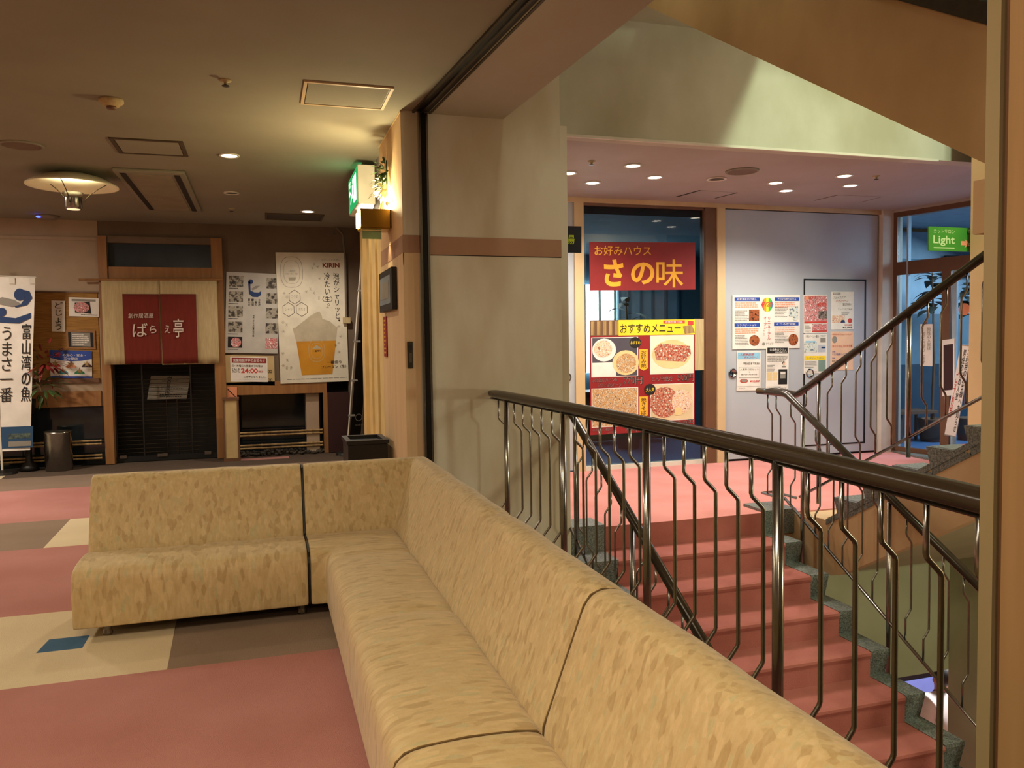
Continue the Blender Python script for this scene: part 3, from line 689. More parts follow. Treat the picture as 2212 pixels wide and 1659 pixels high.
# ---- rooms behind the glass
rb = struct(B((2.2, 12.4, 0), (7.6, 12.5, 3.0)), 'wall_shop_back', M['teal'])
struct(B((2.2, YF+.1, -.1), (7.6, 12.4, 0)), 'floor_shop', M['bfloor'])
struct(B((2.2, YF+.12, 2.9), (7.6, 12.4, 3.0)), 'ceiling_shop', M['teal'])
struct(B((7.5, YF+.12, 0), (7.6, 12.4, 2.9)), 'wall_shop_right', M['navy'])
struct(B((2.2, YF+.12, 0), (2.3, 12.4, 2.9)), 'wall_shop_left', M['white'])
sw = struct(B((onY(12.3,1255,500).x, 12.34, .95), (onY(12.3,1330,500).x, 12.38, 2.4)), 'window_2', M['winglow'])
for xx in (1262, 1295, 1328):
    B((onY(12.3,xx,500).x-.02, 12.31, .95), (onY(12.3,xx,500).x+.02, 12.35, 2.4)).build('mullion', M['white'], sw)
sw2 = struct(B((onY(12.3,1335,500).x, 12.34, 1.2), (onY(12.3,1470,500).x, 12.38, 2.35)), 'window_3', M['ltblue'])
for xx in (1338, 1360, 1385, 1410, 1438, 1465):
    B((onY(12.3,xx,500).x-.015, 12.3, 1.2), (onY(12.3,xx,500).x+.015, 12.35, 2.35)).build('mullion', M['teal'], sw2)
cb = thing('low_cabinet', 'low brown cabinet inside the shop behind the menu window', 'cabinet', (4.6, 10.6, 0))
B((3.7,10.4,.06),(5.6,10.9,.72)).build('body', M['bframe'], cb, bevel=.01)
for i in range(4): B((3.73+i*.47,10.385,.1),(4.17+i*.47,10.4,.68)).build('door', M['wood'], cb)
B((3.68,10.36,.72),(5.62,10.92,.76)).build('top', M['bframe'], cb)
def blade(g, p, d, L, wdt, droop, n=5):
    p = Vector(p); d = Vector(d).normalized(); side = d.cross(Vector((0,0,1)))
    if side.length < .1: side = Vector((1,0,0))
    side.normalize(); vs = []
    for i in range(n+1):
        t_ = i/n; c = p + d*L*t_ - Vector((0,0,droop*t_*t_*L)); ww = wdt*math.sin(math.pi*min(1, .12+t_*.88))
        vs += [c-side*ww, c+Vector((0,0,.003)), c+side*ww]
    fs = []
    for i in range(n): fs += [(3*i,3*i+1,3*i+4,3*i+3),(3*i+1,3*i+2,3*i+5,3*i+4)]
    g.add(vs, fs)
def potted(label, loc, h, nl, L, wdt, m, zlo=None):
    t_ = thing('potted_plant', label, 'plant', loc); x, y, z = loc
    G().lathe((x,y,z), [(.14,0),(.19,.30),(.20,.32),(.17,.32),(.16,.26)], 20).build('pot', M['bframe'], t_, smooth=True)
    G().tube([(x,y,z+.25),(x+.03,y,z+h*.5),(x-.02,y,z+h)], [.02,.016,.01], 8).build('stem', M['bframe'], t_)
    for i in range(nl):
        g = G(); a = random.uniform(0, 6.28); zz = z + random.uniform(zlo or h*.35, h)
        blade(g, (x,y,zz), (math.cos(a), math.sin(a), random.uniform(.1,.8)), L*random.uniform(.7,1.2), wdt, .6); g.build('leaf', m, t_)
potted('dark leafy indoor plant behind the window between red sign and menu', (4.75, 10.0, 0), 2.0, 34, .5, .055, M['dleaf'])
# side room
struct(B((7.55, 9.6, 0), (11, 9.7, 3.0)), 'wall_side_back', M['ltblue'])
struct(B((10.9, 4.5, 0), (11, 9.6, 3.0)), 'wall_side_right', M['ltblue'])
struct(B((7.9, 4.5, -.1), (11, 9.6, 0)), 'floor_side_room', M['bfloor'])
struct(B((7.62, 5.9, 3.06), (11, 9.7, 3.16)), 'ceiling_side_room', M['ltblue'])
B((8.3,9.54,2.45),(10.8,9.6,2.6)).build('beam', M['teal'], None)['kind'] = 'structure'
potted('tall dark broad leaved plant behind the left pane of the glass entrance', (8.93, 9.0, 0), 2.35, 26, .36, .07, M['dleaf'], 1.78)
potted('dark broad leaved plant behind the right pane of the glass entrance', (9.5, 8.9, 0), 2.2, 20, .34, .08, M['dleaf'], 1.75)
sbk = [o for o in bpy.data.objects if o.name == 'wall_side_back'][0]
B((7.6,9.585,0),(10.9,9.6,1.06)).build('wall_band', mat('deep_teal','2c4658',.7), sbk); B((7.6,9.59,1.06),(10.9,9.6,1.80)).build('wall_band', mat('mid_teal','6d8a99',.7), sbk)  # added bands standing in for frosted glass film and the dark cabinet beyond
tb = thing('side_table', 'dark low table in the room behind the glass entrance', 'table', (8.6, 9.1, 0))
B((8.3,8.9,.40),(8.95,9.3,.44)).build('top', M['bframe'], tb)
for xx in (8.34,8.89):
    for yy in (8.94,9.24): B((xx,yy,0),(xx+.03,yy+.03,.40)).build('leg', M['bframe'], tb)
pf = thing('picture_frame', 'black framed picture on the pale blue wall behind the glass entrance', 'picture', onY(9.5, 2070, 590))
c0 = onY(9.53, 2040, 552); c1 = onY(9.53, 2120, 600)
B((c0.x,9.5,c1.z),(c1.x,9.54,c0.z)).build('frame', M['black'], pf); B((c0.x+.03,9.495,c1.z+.03),(c1.x-.03,9.5,c0.z-.03)).build('print', M['ltblue'], pf)
# ---- paper strips on the entrance glass
def asheet(name, label, cat, tl, tr, bl, base, off=.01, **k):
    a, b, c = [onP(A+nA*off, nA, *p) for p in (tl, tr, bl)]
    return sheet(name, label, cat, a, b-a, c-a, nA, base, **k)
s = asheet('notice_strip', 'narrow white vertical notice taped on the entrance glass', 'notice', (1988,700), (2014,700), (1988,790), M['paper'])
s.vtext('男性の入室は', .55, .08, .9, .62, M['inkg'], name='lettering').vtext('固くお断りします', .12, .2, .45, .96, M['inkg']); s.done()
B0 = onA(2001, 696); G().sphere(B0+nA*.02, .022).build('magnet', M['redp'], s.root)
s = asheet('notice_board', 'long tilted white notice board hanging in front of the entrance', 'notice', (2075,744), (2100,746), (2040,940), M['paper'], off=.12, thick=.012)
s.vtext('ご利用のお客様へお知らせ', .68, .04, .95, .95, M['ink']).vtext('男性の方の入室', .36, .05, .62, .6, M['ink']).vtext('ご予約制', .08, .3, .3, .8, M['inkr'])
s.rect(0,0,1,.012,M['inkg']).rect(0,.988,1,1,M['inkg']); s.done()
s = asheet('door_poster', 'dark poster in a white frame on the glass entrance door', 'poster', (2035,735), (2062,731), (2035,856), M['paper'], off=.01)
s.rect(.12,.09,.88,.9,M['dmaroon']); s.done()
q = onA(2084, 668)+nA*.01; G_ = G(); n_ = 20; vs = [q] + [q + (dA*math.cos(6.2832*i/n_)+Vector((0,0,math.sin(6.2832*i/n_)))) * .07 for i in range(n_)]
o = G_.add(vs, [(0, i+1, (i+1)%n_+1) for i in range(n_)]).build('round_sticker', M['orange']); tag(o, 'round orange and red sticker at the right of the glass entrance', 'sticker')
# ---- posters of the far wall
s = wallsheet('shop_sign', 'red sign with yellow brush lettering at the top of the window', 'sign', YF, ((1273,522),(1502,524),(1274,628)), M['redp'], off=.02)
s.text('お好みハウス', .045, .08, .57, .28, M['yorg'], .03).text('さ', .13,.36,.31,.92, M['yorg'], .035).text('の', .38,.42,.60,.88, M['yorg'], .03).text('味', .62,.36,.88,.95, M['yorg'], .008); s.done()
s = wallsheet('menu_poster', 'red illustrated menu poster with yellow heading on the window', 'poster', YF, ((1274,692),(1501,690),(1275,940)), M['redp'], off=.02)
s.rect(0,0,1,.135,M['yel']).rect(0,0,.265,.135,M['bframe'],k=2)
for i in range(5): s.rect(.01+i*.055,.01,.04+i*.055,.13,M['bamboo'],'wooden_tag',3)
s.text('おすすめメニュー',.28,.035,.86,.115,M['ink'],.03,k=3).rect(.69,.008,.9,.035,M['inkr'],k=2).text('お持ち帰りOK',.71,.012,.88,.031,M['paper'],.01,k=3)
s.poly([(.88,.06),(.97,.05),(1,.12),(.9,.13)],M['bamboo'],k=2).rect(.93,.015,.985,.05,M['inkr'],k=2)
for (x, y, x2, y2, f1) in ((.02,.155,.44,.49,2),(.57,.145,.98,.48,1),(.02,.60,.44,.93,0),(.57,.58,.98,.90,2)):
    s.rect(x-.008,y-.006,x2+.008,y2+.006,M['paper'],k=2)
s.rect(.02,.155,.44,.49,mat('dark_cloth_print','4a4650',.6),'food_photo',3).rect(.57,.145,.98,.48,mat('plate_print','e6dcc4',.6),'food_photo',3).rect(.02,.60,.44,.93,FOOD[0],'food_photo',3).rect(.57,.58,.98,.90,mat('plate_print2','d8c49c',.6),'food_photo',3)
s.rect(.02,.37,.24,.49,M['paper'],k=3.5).ell(.13,.26,.11,.1,M['paper'],'plate',4).ell(.12,.25,.085,.075,FOOD[2],'food_photo',5).ell(.33,.375,.125,.11,M['cream'],'plate',4).ell(.335,.38,.095,.085,FOOD[0],'food_photo',5)
s.ell(.77,.31,.19,.13,M['cream'],'plate',4).poly([(.6,.26),(.66,.21),(.95,.24),(.96,.31),(.90,.38),(.62,.36)],FOOD[1],'food_photo',5)
s.ell(.70,.74,.14,.14,FOOD[1],'food_photo',4).ell(.87,.74,.10,.11,FOOD[2],'food_photo',5).rect(.80,.79,.87,.86,M['cream'],'food_photo',6)
for t_, a in (('ぶた玉のハーフ&',(.02,.505,.25,.54)),('ぶたそばのハーフ',(.07,.55,.29,.585)),('770円',(.31,.50,.49,.57)),('とん平焼き',(.58,.505,.78,.55)),('500円',(.83,.49,.99,.56)),('ふわふわ焼き',(.02,.945,.2,.97)),('ぶた玉',(.16,.975,.25,.995)),('740円',(.32,.935,.49,.99)),('810円',(.83,.905,.99,.965))):
    s.text(t_, *a, M['paper'], .022, 'lettering_outline', 2).text(t_, *a, M['ink'], -.004, k=3)
s.ell(.42,.2,.055,.05,M['ink'],k=4).text('おすすめ',.375,.185,.465,.215,M['yel'],.02,k=6).ell(.56,.62,.055,.05,M['ink'],k=4).text('大人気',.52,.603,.60,.638,M['yel'],.02,k=6)
s.poly([(.46,.26),(.54,.26),(.54,.43),(.50,.45),(.46,.43)],M['yorg'],k=3).vtext('お好み焼',.475,.27,.525,.425,M['ink'],k=4).poly([(.46,.68),(.54,.68),(.54,.85),(.50,.87),(.46,.85)],M['yorg'],k=3).vtext('焼きそば',.475,.69,.525,.845,M['ink'],k=4); s.done()
s = wallsheet('cloth_flap', 'pale cloth hanging behind the menu poster at the window edge', 'cloth', YF, ((1500,689),(1521,689),(1501,800)), M['cloth'], off=.006)
s = wallsheet('campaign_poster', 'wide white poster with blue headings and rainbow balloon on the grey door', 'poster', YF, ((1582,637),(1728,637),(1582,755)), M['paper'])
for x, y, t_ in ((.03,.045,'自家源泉かけ流し'),(.62,.045,'アロマの香り広がる'),(.03,.52,'リラクゼーション'),(.61,.51,'くつろぎ空間')):
    s.rect(x,y,x+.37,y+.07,M['inkb'],k=1).text(t_,x+.04,y+.015,x+.32,y+.055,M['paper'],.01,k=2)
for x, y in ((.04,.13),(.62,.13),(.04,.61),(.62,.60)): s.lines(x,y,x+.34,y+.11,3,M['orange'])
for x, y in ((.04,.28),(.62,.22),(.04,.73),(.62,.70)): s.lines(x,y,x+.2,y+.2,7,M['inkg'])
s.rect(.24,.27,.39,.48,FOOD[4],'photo',2).ell(.32,.84,.075,.1,FOOD[4],'photo',2).rect(.83,.22,.97,.40,FOOD[5],'photo',2).ell(.93,.43,.045,.05,FOOD[5],'photo',3).ell(.9,.84,.075,.11,FOOD[4],'photo',2)
cols = ['d84040','e8a030','e8e040','50b050','4080c0']
for i, c in enumerate(cols):
    a0_ = -1.2 + i*.62
    xs = [.42+.18*i/5, .42+.18*(i+1)/5]; f_ = lambda x: math.sqrt(max(0, 1-((x-.51)/.09)**2))*.13
    s.poly([(xs[0],.18-f_(xs[0])),(xs[1],.18-f_(xs[1])),(xs[1],.18+f_(xs[1])),(xs[0],.18+f_(xs[0]))],mat('balloon_'+c,c,.6),'balloon',2)
s.text('7/20',.44,.13,.58,.22,M['inkr'],.02,k=3,shear=.1).vtext('リニューアル',.51,.40,.56,.84,M['inkr']).vtext('オープン!!',.455,.40,.50,.76,M['inkr']).text('アラピア',.49,.885,.6,.935,M['inkg'],.03).ell(.455,.91,.022,.03,M['inkg']); s.done()
s = wallsheet('campaign_flyer', 'white flyer with pale blue heading below the wide door poster', 'flyer', YF, ((1592,759),(1644,759),(1591,844)), M['paper'])
s.rect(.03,.03,.97,.2,M['lblue']).text('入館券販売',.12,.045,.7,.115,M['inkr'],.02,shear=.1).text('キャンペーン',.3,.12,.88,.19,M['inkr'],.02,shear=.1).text('7月20日まで延長!!',.25,.28,.95,.34,M['ink'],.02)
s.rect(.09,.40,.93,.68,M['inkg']).rect(.1,.405,.92,.67,M['paper'],k=2).text('入館券12枚セット',.13,.43,.9,.49,M['inkg'],.02,k=3).text('+',.48,.51,.54,.545,M['inkg'],k=3).text('館内利用券3枚',.17,.57,.85,.61,M['inkg'],k=3)
s.ell(.3,.755,.17,.055,M['inkr']).ell(.31,.75,.12,.04,M['inkg'],k=2).text('¥10,000',.55,.735,.95,.80,M['inkr'],.03,shear=.1).rect(.03,.89,.97,.895,M['inkg']).text('アラピア',.1,.925,.35,.965,M['inkg']); s.done()
s = wallsheet('sauna_flyer', 'white flyer with black heading overlapping the wide door poster', 'flyer', YF, ((1655,750),(1704,750),(1654,844)), M['paper'], off=.02)
s.rect(.05,.01,.95,.145,M['ink']).text('全自動ロウリュ',.15,.025,.88,.085,M['paper'],.03,k=2).text('遠赤外線サウナ',.4,.1,.92,.13,M['paper'],.01,k=2).lines(.06,.19,.94,.34,4,M['inkg'])
s.ell(.78,.37,.06,.04,M['ink']).ell(.79,.385,.05,.032,M['peach'],k=2).rect(.7,.43,.87,.465,M['inkg']).lines(.06,.40,.4,.56,5,M['inkg']).rect(.55,.51,.94,.86,M['ink'],'photo').rect(.63,.56,.86,.72,M['inkg'],'photo',2).rect(.64,.58,.85,.61,M['paper'],'photo',3)
for i in range(5): s.rect(.06,.58+i*.038,.27,.61+i*.038,M['cream']).rect(.29,.58+i*.038,.5,.61+i*.038,M['cream'])
s.lines(.06,.9,.94,.96,2,M['inkg']).rect(.02,.975,.98,.995,M['ink']); s.done()
s = wallsheet('meal_flyer', 'reddish meal flyer high on the small inset door', 'flyer', YF, ((1736,637),(1787,637),(1736,720)), M['paper'])
s.rect(.02,.02,.98,.68,FOOD[6],'photo').ell(.15,.08,.08,.05,M['orange'],k=2).text('焼肉を',.2,.04,.55,.12,M['inkr'],.04).text('¥200',.55,.2,.95,.3,M['inkr'],.03).rect(.62,.42,.98,.62,mat('grey_food_print','8a7c74',.6,col2='3c342e',scale=(40,40,40)),'photo',2).rect(.02,.69,.98,.74,M['inkr'],k=2).rect(.36,.76,.98,.93,FOOD[6],'photo',2).lines(.05,.77,.32,.9,4,M['inkg']).text('アラピア',.06,.93,.3,.98,M['inkg']).rect(.35,.935,.98,.97,M['inkr'],k=2); s.done()
s = wallsheet('event_flyer', 'white event flyer with blue photos and yellow band on the inset door', 'flyer', YF, ((1736,722),(1786,722),(1736,807)), M['paper'])
s.text('7月のイベント案内',.08,.02,.65,.09,M['inkg'],.02).text('アラピア',.72,.02,.95,.07,M['inkg']).rect(.02,.2,.57,.46,FOOD[5],'photo').rect(.08,.17,.5,.21,M['lblue'],k=2).rect(.72,.09,.95,.21,M['inkg'],'photo').rect(.6,.27,.95,.46,mat('pale_photo','b8bcc4',.6),'photo').rect(.76,.32,.94,.36,M['cornf'],'photo',2).rect(.03,.55,.95,.66,M['yel']).text('レディースデー',.15,.58,.85,.64,M['inkg'],k=2).rect(.63,.66,.95,.95,mat('green_photo','7c948a',.6),'photo').lines(.05,.68,.58,.86,5,M['inkg']).lines(.05,.94,.6,.98,1,M['inkg']); s.done()
s = wallsheet('facial_flyer', 'pale lilac rounded flyer at the top right of the inset door', 'flyer', YF, ((1796,630),(1844,630),(1796,712)), M['paper'])
s.rect(.06,.02,.4,.085,M['inkg'],k=1).text('期間限定',.09,.03,.37,.075,M['paper'],k=2).text('フェイスケア',.08,.12,.62,.19,M['inkg'],.02,shear=.1).text('キャンペーン',.2,.21,.75,.28,M['inkr'],.01,shear=.1).text('実施中!!',.5,.3,.9,.38,M['inkg'],.03).text('フェイスケア30分',.28,.44,.93,.49,M['inkg']).lines(.45,.53,.85,.62,3,M['inkg']).rect(.03,.63,.6,.82,FOOD[2],'photo').poly([(.4,.82),(.45,.75),(.56,.75),(.62,.82)],M['cornf'],'photo',2).ell(.83,.77,.1,.065,M['inkr'],k=2).text('特別価格',.58,.86,.92,.91,M['inkr'],.02).text('¥3,045',.5,.93,.93,.98,M['ink'],.02); s.done()
s = wallsheet('service_flyer', 'peach orange flyer low on the inset door behind the rising railing', 'flyer', YF, ((1795,716),(1844,716),(1794,800)), M['peach'])
s.text('今月のオプションサービス',.06,.05,.9,.1,M['inkr'],.01).ell(.16,.21,.11,.09,M['inkg']).text('30コース以上のお客様',.06,.34,.95,.41,M['inkr'],.03).text('女性',.06,.5,.2,.545,M['inkb'],.02).text('マスク効果パックプレゼント',.06,.56,.95,.62,M['inkb'],.01).text('男性',.06,.67,.2,.71,M['inkb']).text('肩もみほぐし',.06,.73,.5,.79,M['ink'],.01); s.done()
# projecting sign plate on the pier's stair side
sg = thing('hanging_sign', 'small dark plate with a green character projecting beyond the pier', 'sign', onY(5.9, 1235, 517))
s = wallsheet('plate', None, None, 5.9, ((1180,487),(1256,489),(1180,545)), M['navy'], parent=sg, off=0, thick=.012)
s.text('場', .52, .33, .80, .68, mat('green_lettering', 'b8d020', .5), .02); s.done()
B((2.05,5.90,2.24),(2.13,5.93,2.27)).build('bracket', M['steel'], sg)
# green Light sign on the stair wall end
c = onY(5.52, 2050, 516)
sl = thing('direction_sign', 'green direction sign with pale lettering and orange arrow on the stair wall', 'sign', c)
s = wallsheet('plate', None, None, 5.55, ((2007,489),(2101,493),(2007,541)), M['signg'], parent=sl, off=0, thick=.015)
s.text('カットサロン', .1, .1, .58, .27, M['pale'], .01).text('Light', .09, .36, .58, .80, M['pale'], .02).rect(.1,.85,.58,.9,M['pale'])
s.poly([(.72,.56),(.83,.56),(.80,.46),(.93,.66),(.80,.86),(.83,.74),(.72,.74)], M['orange'], 'arrow', 2); s.done()
for py in (500, 528):
    q = onY(5.53, 2100, py); G().tube([q, (5.86, 5.53, q.z)], .014, 10).build('bracket', M['steel'], sl, smooth=True)

# ================================================================== RESTAURANT FRONT (hall back wall)
P = lambda x, y, off=0: onY(YB-off, x, y)
def wb(name, x0, y0, x1, y1, m, root=None, d0=0, d1=.05, z0=None, z1=None, **k):
    """box on the back wall from pixel box; d0 = proud distance, d1 = depth behind"""
    a, b = P((x0), (y0)), P((x1), (y1))
    return B((P(x0,(y0+y1)/2).x, YB-d0, b.z if z0 is None else z0), (P(x1,(y0+y1)/2).x, YB+d1, a.z if z1 is None else z1)).build(name, m, root, **k)
zt = H
xl, xr = -5, 1.36
XPL0, XPL1, XPR0, XPR1 = P(213,560).x, P(245,880).x, P(467,880).x, P(488,800).x
bw = struct(B((xl, YB, .0), (XPL0, YB+.1, H)), 'wall_back_left', M['beigewall'])
struct(B((XPL0, YB+.01, 2.86), (xr, YB+.12, H)), 'wall_back_upper', M['brownwall'])
b2 = struct(B((XPR1-.01, YB, .98), (xr, YB+.1, H)), 'wall_back_right', M['brownwall'])
# dark low windows
wd = struct(B((P(60,900).x-2.0, YB-.004, 0), (XPL0, YB, .74)), 'window_4', M['darkglass'])
struct(B((xl, YB-.03, .74), (P(221,900).x, YB+.0, .93)), 'trim_8', M['wood'])
struct(B((P(487,900).x, YB-.02, .82), (P(707,900).x, YB, .99)), 'trim_9', M['wood'])
wd2 = struct(B((P(500,900).x, YB+.35, 0), (P(705,900).x, YB+.4, .82)), 'window_5', M['darkglass'])
B((P(662,900).x, YB+.05, .0), (P(690,900).x, YB+.35, .82)).build('inner_post', M['beigewall'], wd2)
B((P(699,900).x, YB-.02, 0), (P(708,900).x, YB+.1, .82)).build('window_frame', M['wood'], wd2)
struct(B((P(708,900).x, YB-.02, 0), (P(755,900).x, YB+.1, .82)), 'trim_10', M['dmaroon'])
struct(B((P(755,900).x, YB, 0), (xr, YB+.1, .98)), 'wall_back_corner', M['brownwall'])
pb = G()
for i in range(260):
    x = random.uniform(P(500,900).x, P(700,900).x); y = YB + random.uniform(-.05, .33); r_ = random.uniform(.015, .035)
    pb.sphere((x, y, .01+random.uniform(0,.03)), (r_, r_*.8, r_*.6), 6, 4)
tag(pb.build('pebble_bed', M['pebble'], None, smooth=True), 'bed of dark pebbles behind the bamboo rails right of the lantern', 'pebbles', kind='stuff')
def bamboo(label, xa, xb, zs, y):
    t_ = thing('bamboo_rail', label, 'bamboo rail', ((xa+xb)/2, y, 0))
    for z in zs:
        for dz in (0, .04):
            xs = [xa + (xb-xa)*i/8 for i in range(9)]; pth = []; rr = []
            for i, xx in enumerate(xs):
                pth += [(xx-.01, y, z+dz), (xx, y, z+dz), (xx+.01, y, z+dz)]; rr += [.013, .016, .013]
            G().tube(pth, rr, 8).build('bamboo_pole', M['bamboo'], t_, smooth=True)
    return t_
bamboo('two pairs of bamboo poles under the left dark window', -4.6, P(221,950).x, (.09,.27), YB-.1)
bamboo('two pairs of bamboo poles in the right shop window recess', P(520,950).x, P(697,950).x, (.10,.27), YB+.04)
# doorway: posts, transom
struct(B((XPL0, YB-.06, 0), (XPL1, YB+.12, 2.86)), 'door_4', M['wood'])
struct(B((XPR0, YB-.06, 0), (XPR1, YB+.12, 2.86)), 'trim_11', M['wood'])
struct(B((XPL1, YB-.04, 2.28), (XPR0, YB+.12, 2.48)), 'trim_12', M['wood'])
struct(B((XPL1, YB-.04, 2.78), (XPR0, YB+.12, 2.86)), 'trim_13', M['brownwall'])
struct(B((XPL1, YB+.04, 2.48), (XPR0, YB+.06, 2.78)), 'window_6', mat('blue_grey_glass','323c44',.15))
struct(B((P(60,700).x-2, YB-.02, 2.80), (P(246,700).x, YB+.01, 2.84)), 'trim_14', M['beigewall'])
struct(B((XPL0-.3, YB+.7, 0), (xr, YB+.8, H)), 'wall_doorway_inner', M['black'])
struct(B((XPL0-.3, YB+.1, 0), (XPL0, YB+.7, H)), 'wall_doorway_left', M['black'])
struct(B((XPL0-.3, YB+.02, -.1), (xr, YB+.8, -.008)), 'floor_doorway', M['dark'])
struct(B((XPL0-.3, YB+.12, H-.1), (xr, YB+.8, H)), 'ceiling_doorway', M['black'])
sh = thing('roller_grille', 'dark roller grille with thin rods closing the shop doorway', 'shutter', ((P(356,900).x), YB+.1, 0))
xa, xb = XPL1, XPR0
for i in range(26): G().tube([(xa, YB+.1, .06+i*.052), (xb, YB+.1, .06+i*.052)], .004, 5).build('rod', M['track'], sh)
for xx in (xa+.01, (xa+xb)/2-.28, (xa+xb)/2+.3, xb-.01): B((xx-.008,YB+.09,.02),(xx+.008,YB+.11,1.4)).build('link_strip', M['shutter'], sh)
B((xa,YB+.07,0),(xb,YB+.13,.07)).build('bottom_bar', M['shutter'], sh)
for px in (268, 350, 452): 
    c = P(px, 972); B((c.x-.06, YB+.05, .05),(c.x+.06 if px == 350 else c.x+.02, YB+.075, .09)).build('lock', M['steel'], sh)
ms = thing('menu_stand', 'music stand style menu board with white sheets behind the grille', 'stand', (P(362,850).x, YB+.3, 0))
s = wallsheet('board', None, None, YB+.3, ((326,812),(411,812),(318,863)), M['inkg'], parent=ms, off=0, thick=.01)
for i in range(3): s.rect(.02,.04+i*.33,.98,.30+i*.33,mat('dim_paper','8a8478',.8),k=1).lines(.3,.1+i*.33,.9,.26+i*.33,2,M['ink'],k=2)
s.vtext('営業中', .42,.02,.54,.95, M['ink']); s.done()
cx = P(364,850).x
for dx in (-.06, .07): G().tube([(cx+dx,YB+.32,.04),(cx+dx,YB+.32,.86)], .008, 8).build('leg', M['track'], ms)
B((cx-.2,YB+.25,.02),(cx+.25,YB+.4,.05)).build('base', M['track'], ms)
# noren curtain
nr = thing('noren_curtain', 'linen and maroon split doorway curtain with white lettering', 'curtain', (P(343,700).x, YB-.12, 1.2))
YN = YB-.12
def drape(name, px0, px1, pyt, pyb, m, root, Y=YN, amp=.012, k=18, split=None):
    a = onY(Y, px0, pyt); b = onY(Y, px1, pyt); zb = onY(Y, (px0+px1)/2, pyb).z; zt_ = a.z; vs = []; fs = []; nz = 10
    for j in range(nz+1):
        t_ = j/nz
        for i in range(k+1):
            x = a.x + (b.x-a.x)*i/k
            y = Y + amp*math.sin(i*1.7+px0)*t_ + amp*.6*math.sin(i*.9+j*.4)*t_
            vs.append((x, y, zt_ + (zb-zt_)*t_))
    for j in range(nz):
        for i in range(k): fs.append((j*(k+1)+i, (j+1)*(k+1)+i, (j+1)*(k+1)+i+1, j*(k+1)+i+1))
    o = G().add(vs, fs).build(name, m, root, smooth=True)
    md = o.modifiers.new('thick', 'SOLIDIFY'); md.thickness = .003; return o
drape('linen_panel', 218, 344, 603, 787, M['cloth'], nr); drape('linen_panel', 344.5, 468, 603, 787, M['cloth'], nr)
drape('maroon_panel', 264, 342.5, 635, 786, M['maroon'], nr, YN-.02, .004); drape('maroon_panel', 346, 423, 635, 785, M['maroon'], nr, YN-.02, .004)
G().tube([onY(YN,170,604), onY(YN,480,604)], .014, 8).build('rod', M['wood'], nr)
s = Sheet(nr, onY(YN-.035,264,635), onY(YN-.035,423,635)-onY(YN-.035,264,635), onY(YN-.035,264,785)-onY(YN-.035,264,635), (0,-1,0))
wt = mat('white_dye', 'cfc4b8', .9)
s.text('創作居酒屋', .08,.28,.42,.35, wt, .0).text('ば',.14,.42,.34,.62,wt,.01).text('ら',.37,.46,.46,.57,wt,.01).text('え',.57,.46,.65,.57,wt,.01).text('亭',.69,.36,.83,.64,wt,.01); s.done()
# left panel board and items
struct_board = thing('notice_board', 'woven tan notice board with thin brown frame left of the curtain', 'notice board', (P(145,800).x, YB-.02, .95))
wb('woven_face', -30, 632, 214, 822, M['weave'], struct_board, d0=.012, d1=-.001)
wb('frame_rail', -30, 629, 216, 633, M['bframe'], struct_board, d0=.03, d1=-.001); wb('frame_rail', -30, 822, 216, 826, M['bframe'], struct_board, d0=.03, d1=-.001)
s = wallsheet('name_plate', 'narrow white plate with black vertical brush lettering', 'sign', YB, ((111,649),(140,650),(112,716)), M['paper'], off=.03, thick=.01)
s.vtext('どじょう', .15,.04,.85,.96, M['ink'], .02); s.done()
s = wallsheet('fish_notice', 'white photo notice at the top right of the woven board', 'notice', YB, ((148,642),(213,644),(149,683)), M['paper'], off=.03)
s.rect(.1,.08,.9,.2,M['inkg']).poly([(.2,.28),(.7,.2),(.75,.85),(.2,.8)],M['ink']).ell(.42,.52,.26,.28,FOOD[6],'photo',2).lines(.4,.86,.95,.95,1,M['ink']); s.done()
s = wallsheet('framed_menu', 'small wood framed menu card on the woven board', 'frame', YB, ((142,712),(205,714),(144,753)), M['wood'], off=.03, thick=.02)
s.rect(.07,.12,.93,.9,M['ink']).rect(.17,.14,.83,.86,M['inkg'],k=2).lines(.22,.2,.78,.8,6,M['paper'],k=3); s.done()
s = wallsheet('star_poster', 'blue and white poster with coloured stars low on the woven board', 'poster', YB, ((108,756),(198,758),(109,816)), M['paper'], off=.03)
s.poly([(0,0),(1,0),(1,.3),(.75,.37),(.5,.39),(.25,.37),(0,.28)],M['inkb']).rect(0,.93,1,1,M['inkb']).text('食',.13,.08,.26,.26,M['inkr'],.05).text('の安心・安全・',.3,.12,.85,.22,M['paper'],.02).text('五つ星店',.32,.25,.66,.35,M['paper'],.02)
for i, (x, y) in enumerate(((.12,.6),(.5,.62),(.88,.6),(.3,.85),(.7,.85))):
    m_ = [M['inkr'], M['orange'], M['dmaroon'], mat('teal_print','2a8a90',.6), mat('green_print','2c7a50',.6)][i]
    s.poly([(x+.13*math.cos(a), y-.13*math.sin(a)) for a in [math.pi*j/8 for j in range(9)]], m_, k=1)
    s.poly([(x+(.09 if j%2==0 else .035)*math.sin(math.pi*j/5), y-.12-(.13 if j%2==0 else .05)*math.cos(math.pi*j/5)) for j in range(10)], M['bamboo'], 'star', 2)
s.done()
